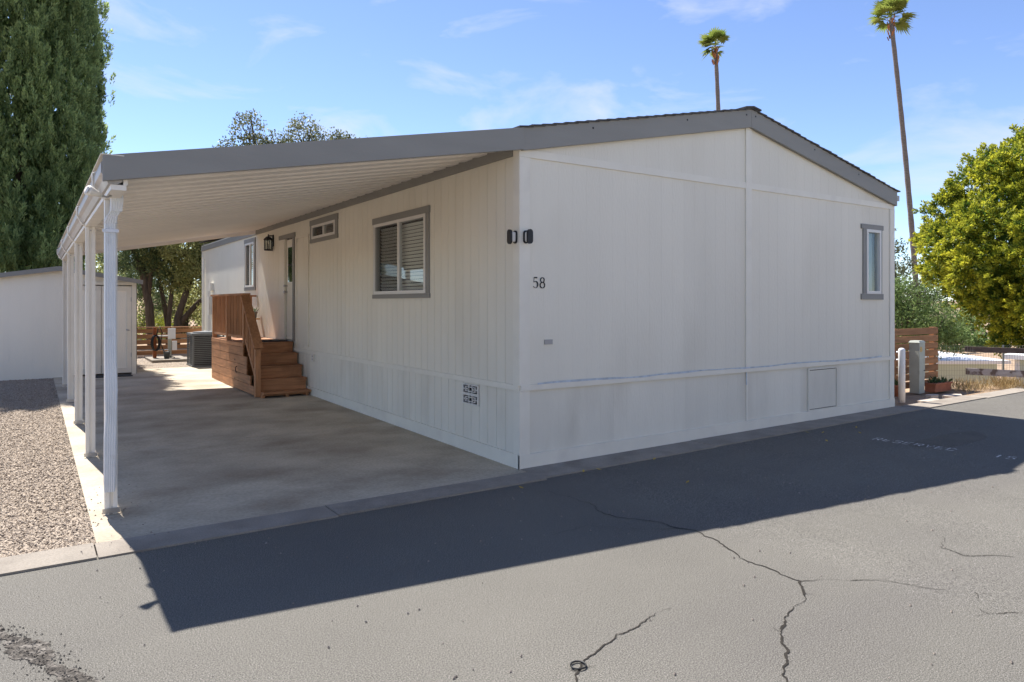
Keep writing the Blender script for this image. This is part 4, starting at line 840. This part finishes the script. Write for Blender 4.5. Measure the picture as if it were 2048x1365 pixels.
# oak whose top shows over the carport roof
t = tree_root('oak_tree', 'sparse oak whose crown shows above the carport roof', 3.0, 19.6, .1)
trunk(t, [(3.0, 19.6, .1), (3.1, 19.5, 3), (2.7, 19.4, 5), (2.2, 19.3, 8.0)], [.25, .2, .12, .02]); trunk(t, [(3.1, 19.5, 3), (3.7, 18.9, 5), (4.0, 18.4, 7.8)], [.14, .10, .02], name='limb'); trunk(t, [(3.1, 19.5, 3.2), (4.4, 18.4, 5.2), (5.0, 17.8, 6.8)], [.12, .08, .02], name='limb')
lob = [(2.15, 19.3, 7.55, .62, .62), (1.75, 19.5, 6.9, .6, .5), (2.6, 19.2, 6.85, .7, .6), (3.75, 18.5, 7.5, .62, .7), (3.4, 18.7, 6.9, .7, .6), (4.3, 18.0, 7.1, .7, .6), (4.9, 17.6, 6.75, .6, .5), (5.35, 17.1, 6.55, .45, .4), (3.0, 19.0, 6.5, .8, .5), (1.35, 19.8, 6.6, .4, .35), (4.1, 18.2, 6.2, 1.0, .6), (5.3, 17.0, 6.95, .4, .3), (4.75, 17.5, 7.15, .42, .35), (3.1, 18.9, 7.15, .5, .4)]
broadleaf(t, lob, 2300, .095, .055, 'leaf_oak_grey', .8, .55)
# oak seen under the carport (right), pine-like tree (left)
t = tree_root('oak_tree', 'forked oak with light foliage behind the rear fence', .25, 20.6, .15)
trunk(t, [(.05, 20.7, .0), (.12, 20.6, 1.2), (.45, 20.4, 2.4), (.9, 20.2, 4.2)], [.14, .12, .09, .03]); trunk(t, [(.1, 20.6, .9), (.75, 20.5, 1.7), (1.5, 20.3, 2.3), (2.2, 20.2, 3.4)], [.10, .085, .06, .03], name='limb'); trunk(t, [(-.15, 20.9, .0), (-.12, 20.9, 1.2), (.0, 20.8, 2.6), (-.1, 20.7, 4)], [.09, .08, .06, .02], name='limb')
lob = [(.3, 20.2, 3.6, .85, .7), (1.1, 20.0, 3.2, .8, .7), (.8, 20.1, 4.5, .9, .7), (-.2, 20.5, 4.5, .8, .7), (1.5, 20.0, 2.5, .65, .55), (1.0, 19.9, 2.2, .5, .45), (1.7, 20.0, 4.0, .9, .8), (.3, 20.3, 5.3, 1.0, .6), (1.7, 20.2, 1.5, .6, .5), (.55, 19.9, 2.9, .5, .5), (1.2, 20.3, 1.2, .5, .4), (.2, 20.6, 2.5, .6, .5), (-.4, 21.0, 3.4, .7, .6), (.6, 21.6, 1.9, .6, .5)]
broadleaf(t, lob, 4200, .10, .06, 'leaf_oak', 1.0, .55)
t = tree_root('pine_tree', 'dark leaning pine behind the shed and rear fence', -.75, 21.0, .15)
trunk(t, [(-.62, 21.0, .0), (-.72, 21.0, 1.6), (-.95, 21.1, 3.0), (-1.7, 21.4, 4.7)], [.15, .135, .11, .04]); trunk(t, [(-.75, 21.0, 1.9), (-.6, 21.0, 3.2), (-.7, 21.0, 5.2)], [.08, .07, .03], name='limb'); trunk(t, [(.0, 21.3, 0), (-.2, 21.2, 1.5), (-.45, 21.1, 2.8)], [.09, .08, .05], name='limb')
trunk(t, [(-.8, 21, 2.6), (-.2, 20.8, 3.1), (.3, 20.6, 3.3)], [.06, .04, .02], name='limb', n=6)
lob = [(-1.4, 20.8, 4.0, .7, .6), (-.8, 20.8, 3.7, .55, .55), (-.4, 20.7, 3.1, .5, .5), (-.7, 20.8, 4.8, .8, .6), (-1.7, 21, 3.2, .5, .5), (-.1, 20.8, 2.4, .4, .45), (-2.2, 21.2, 4.3, .7, .6), (-1.5, 21, 5.3, .9, .6), (-.3, 21.5, 1.6, .4, .35), (-1.2, 21.5, 2.2, .5, .5), (-1.0, 21.3, 3.0, .6, .5), (-.45, 21.4, 2.5, .45, .45)]
broadleaf(t, lob, 5200, .16, .022, 'leaf_pine', 1.0, .5)
for i, (x, y, z, r, lab) in enumerate([(-.3, 24.0, .75, .8, 'bright lime green bush glimpsed between the tree trunks'), (2.0, 23.0, .8, .9, 'green bush low behind the forked oak')]):
    t = thing('bush', lab, 'bush', (x, y, .1)); broadleaf(t, [(x, y, z, r, .6), (x+.5, y+.2, z-.1, r*.7, .5)], 1300, .09, .045, 'leaf_lime' if i == 0 else 'leaf_oak', 1.0, .5, name='foliage')
for i, (x, y, lab) in enumerate([(-2.6, 27.0, 'olive green tree far behind the shed'), (-.6, 30.0, 'dim green tree far behind the leaning pine'), (1.6, 28.5, 'dim green tree far behind the forked oak'), (3.8, 28.0, 'green tree far behind the house end')]):
    t = tree_root('distant_tree', lab, x, y, .1, 'trees far beyond the rear fence'); trunk(t, [(x, y, 0), (x, y, 2.5), (x+.1, y, 4)], [.2, .16, .05])
    broadleaf(t, [(x+rng.uniform(-1.3, 1.3), y+rng.uniform(-.8, .8), .7+.42*q, 1.0, .75) for q in range(9)], 950, .13, .075, 'leaf_oak', 1.0, .4, tw=False)
# shrubs to the right of the home
t = tree_root('pepper_tree', 'feathery bright green pepper tree behind the right slatted fence', 13.7, 3.2, -.9)
trunk(t, [(13.8, 3.3, -1.6), (13.7, 3.2, .4), (13.4, 3.0, 1.5)], [.12, .1, .05]); trunk(t, [(13.75, 3.2, .2), (13.9, 2.8, .7), (14.0, 2.4, .9)], [.07, .05, .02], name='limb')
lob = [(12.6, 3.3, 1.75, .7, .5), (13.3, 3.0, 1.80, .75, .45), (12.9, 2.7, 1.25, .7, .5), (13.9, 2.5, 1.25, .65, .45), (14.0, 2.3, .85, .42, .35), (13.4, 2.5, .8, .5, .4), (12.3, 3.2, 1.0, .6, .5)]
broadleaf(t, lob, 4200, .11, .026, 'leaf_shrub', 1.0, .5, droop=.25)
t = tree_root('oak_tree', 'grey green oak partly hidden by the right corner of the home', 23.5, 8.2, -3.5)
trunk(t, [(23.5, 8.2, -3.8), (23.4, 8.1, 0), (23.0, 8.3, 3.6)], [.25, .18, .04])
broadleaf(t, [(22.9, 8.4, 3.7, .6, .6), (23.4, 8.2, 2.8, .8, .6), (23.0, 8.1, 1.8, 1.0, .7), (24.2, 7.7, 2.1, .8, .6), (24.3, 7.6, 1.0, 1.0, .7), (22.7, 8.5, 4.5, .35, .4), (23.3, 8, .6, 1.1, .8)], 1800, .11, .06, 'leaf_oak_grey', .8, .5)
for i, (x, y, r, lab) in enumerate([(65.8, 25.4, 2.2, 'pale bush on the far slope nearest the pepper tree'), (68.3, 23.6, 1.6, 'yellow green bush on the far slope below the juniper'), (84, 32.6, 3, 'farthest bush on the brown slope')]):
    t = thing('slope_bush', lab, 'bush', (x, y, GZ(x, y))); broadleaf(t, [(x, y, GZ(x, y)+r*.5, r, r*.6), (x+r, y, GZ(x, y)+r*.3, r*.7, r*.5)], 260, .3, .16, 'leaf_shrub', 1.0, .5, tw=False, name='foliage')
# palms
def palm(label, base, top, r0, r1, crown, nf, seed):
    t = thing('fan_palm', label, 'palm tree', base, 'tall fan palms behind the home'); base, top = Vector(base), Vector(top); rs = random.Random(seed)
    n = 34; pts = []; rad = []
    for i in range(n+1):
        s_ = i/n; p = base.lerp(top, s_); p.x += .35*math.sin(s_*3.1); pts.append(p); rad.append((r0+(r1-r0)*s_)*(1.06 if i % 2 else .96))
    trunk(t, pts, rad, 'palm_bark', n=12)
    hp = pts[-1]; b = MB()
    for i in range(26):
        a = rs.uniform(0, 6.28); zz = hp.z-rs.uniform(.1, crown*.95); rr2 = r1*1.15; p = Vector((hp.x+rr2*math.cos(a), hp.y+rr2*math.sin(a), zz)); b.bar(p, p+Vector((math.cos(a)*.10, math.sin(a)*.10, .26)), .09, .02)
    b.build('leaf_boots', 'palm_boots', t)
    V, T = [], []
    for i in range(nf):
        az = rs.uniform(0, 6.28); el = R(rs.uniform(8, 85)) if i > 5 else R(rs.uniform(-55, 0)); d = Vector((math.cos(az)*math.cos(el), math.sin(az)*math.cos(el), math.sin(el))); pl_ = crown*rs.uniform(.35, .55)
        c0 = hp+Vector((0, 0, .1)); c1 = c0+d*pl_; sd = d.cross(Vector((0, 0, 1))).normalized(); up = sd.cross(d); tint = rs.uniform(.25, .8)
        V.append([tuple(c0-sd*.02), tuple(c0+sd*.02), tuple(c1+sd*.015), tuple(c1-sd*.015)]); T.append(.7)
        for k in range(18):
            a = R(-105+210*k/17); bd = (d*math.cos(a)+sd*math.sin(a)+up*.12).normalized(); ln = crown*.62*(1-.3*abs(a)/1.8)*rs.uniform(.75, 1.15); m1 = c1+bd*ln*.55; e = c1+bd*ln+Vector((0, 0, -.14*ln)); wv = bd.cross(up).normalized()*.038*crown
            V.append([tuple(c1), tuple(m1+wv), tuple(e), tuple(m1-wv)]); T.append(tint+rs.uniform(-.1, .1))
    quadmesh('fronds', np.array(V), np.array(T), 'leaf_palm', t)
palm('nearer tall fan palm rising right of the roof', (43.0, 16.8, -3.5), (41.05, 17.8, 19.75), .19, .13, 1.5, 34, 1)
palm('shorter looking fan palm rising above the roof ridge', (32.2, 24.1, -1), (31.9, 24.1, 17.95), .17, .12, 1.2, 30, 2)

# ================================================================== LITTER ON THE ROAD
LV = ['lone dry leaf in the middle of the shaded asphalt', 'yellow leaf on the asphalt just above the painted word', 'yellow leaf nearest the skirting below the right window', 'dry leaf at the kerb below the near corner of the home',
      'leaf at the kerb below the access panel, left one of two', 'leaf lying on the kerb edge left of the access panel', 'yellow leaf left of the painted word RESERVED', 'leaf at the kerb below the centre trim of the end wall', 'left leaf of a pair at the kerb near the house number', 'right leaf of a pair at the kerb near the house number']
for i, (x, y, a) in enumerate([(.96, -1.309, .3), (4.55, -.90, 1.2), (4.88, -.665, .5), (-.40, -.595, 2.), (4.2, -.62, .1), (4.05, -.50, 2.2), (3.75, -.95, 1.), (1.4, -.46, .4), (.45, -.44, .9), (.62, -.47, 2.4)]):
    z = H(x, y)+(.008 if y < -.43 else .02); c, s_ = math.cos(a), math.sin(a); L_ = .032
    v = np.array([[(x-c*L_, y-s_*L_, z), (x+s_*.014, y-c*.014, z+.006), (x+c*L_, y+s_*L_, z+.014), (x-s_*.014, y+c*.014, z+.004)]])
    o = quadmesh('fallen_leaf', v, np.array([.3+.07*i]), 'leaf_fallen'); tag(o, LV[i], 'leaf', 'fallen leaves on the asphalt')
b = MB(); b.tube([(-1.957+.035*math.cos(t), -3.275+.035*math.sin(t), .008) for t in [i*math.pi/10 for i in range(21)]], .0045, 6, False); tag(b.build('rubber_ring', 'hose_black', None, True), 'small black rubber ring lying on the sunlit asphalt', 'ring')
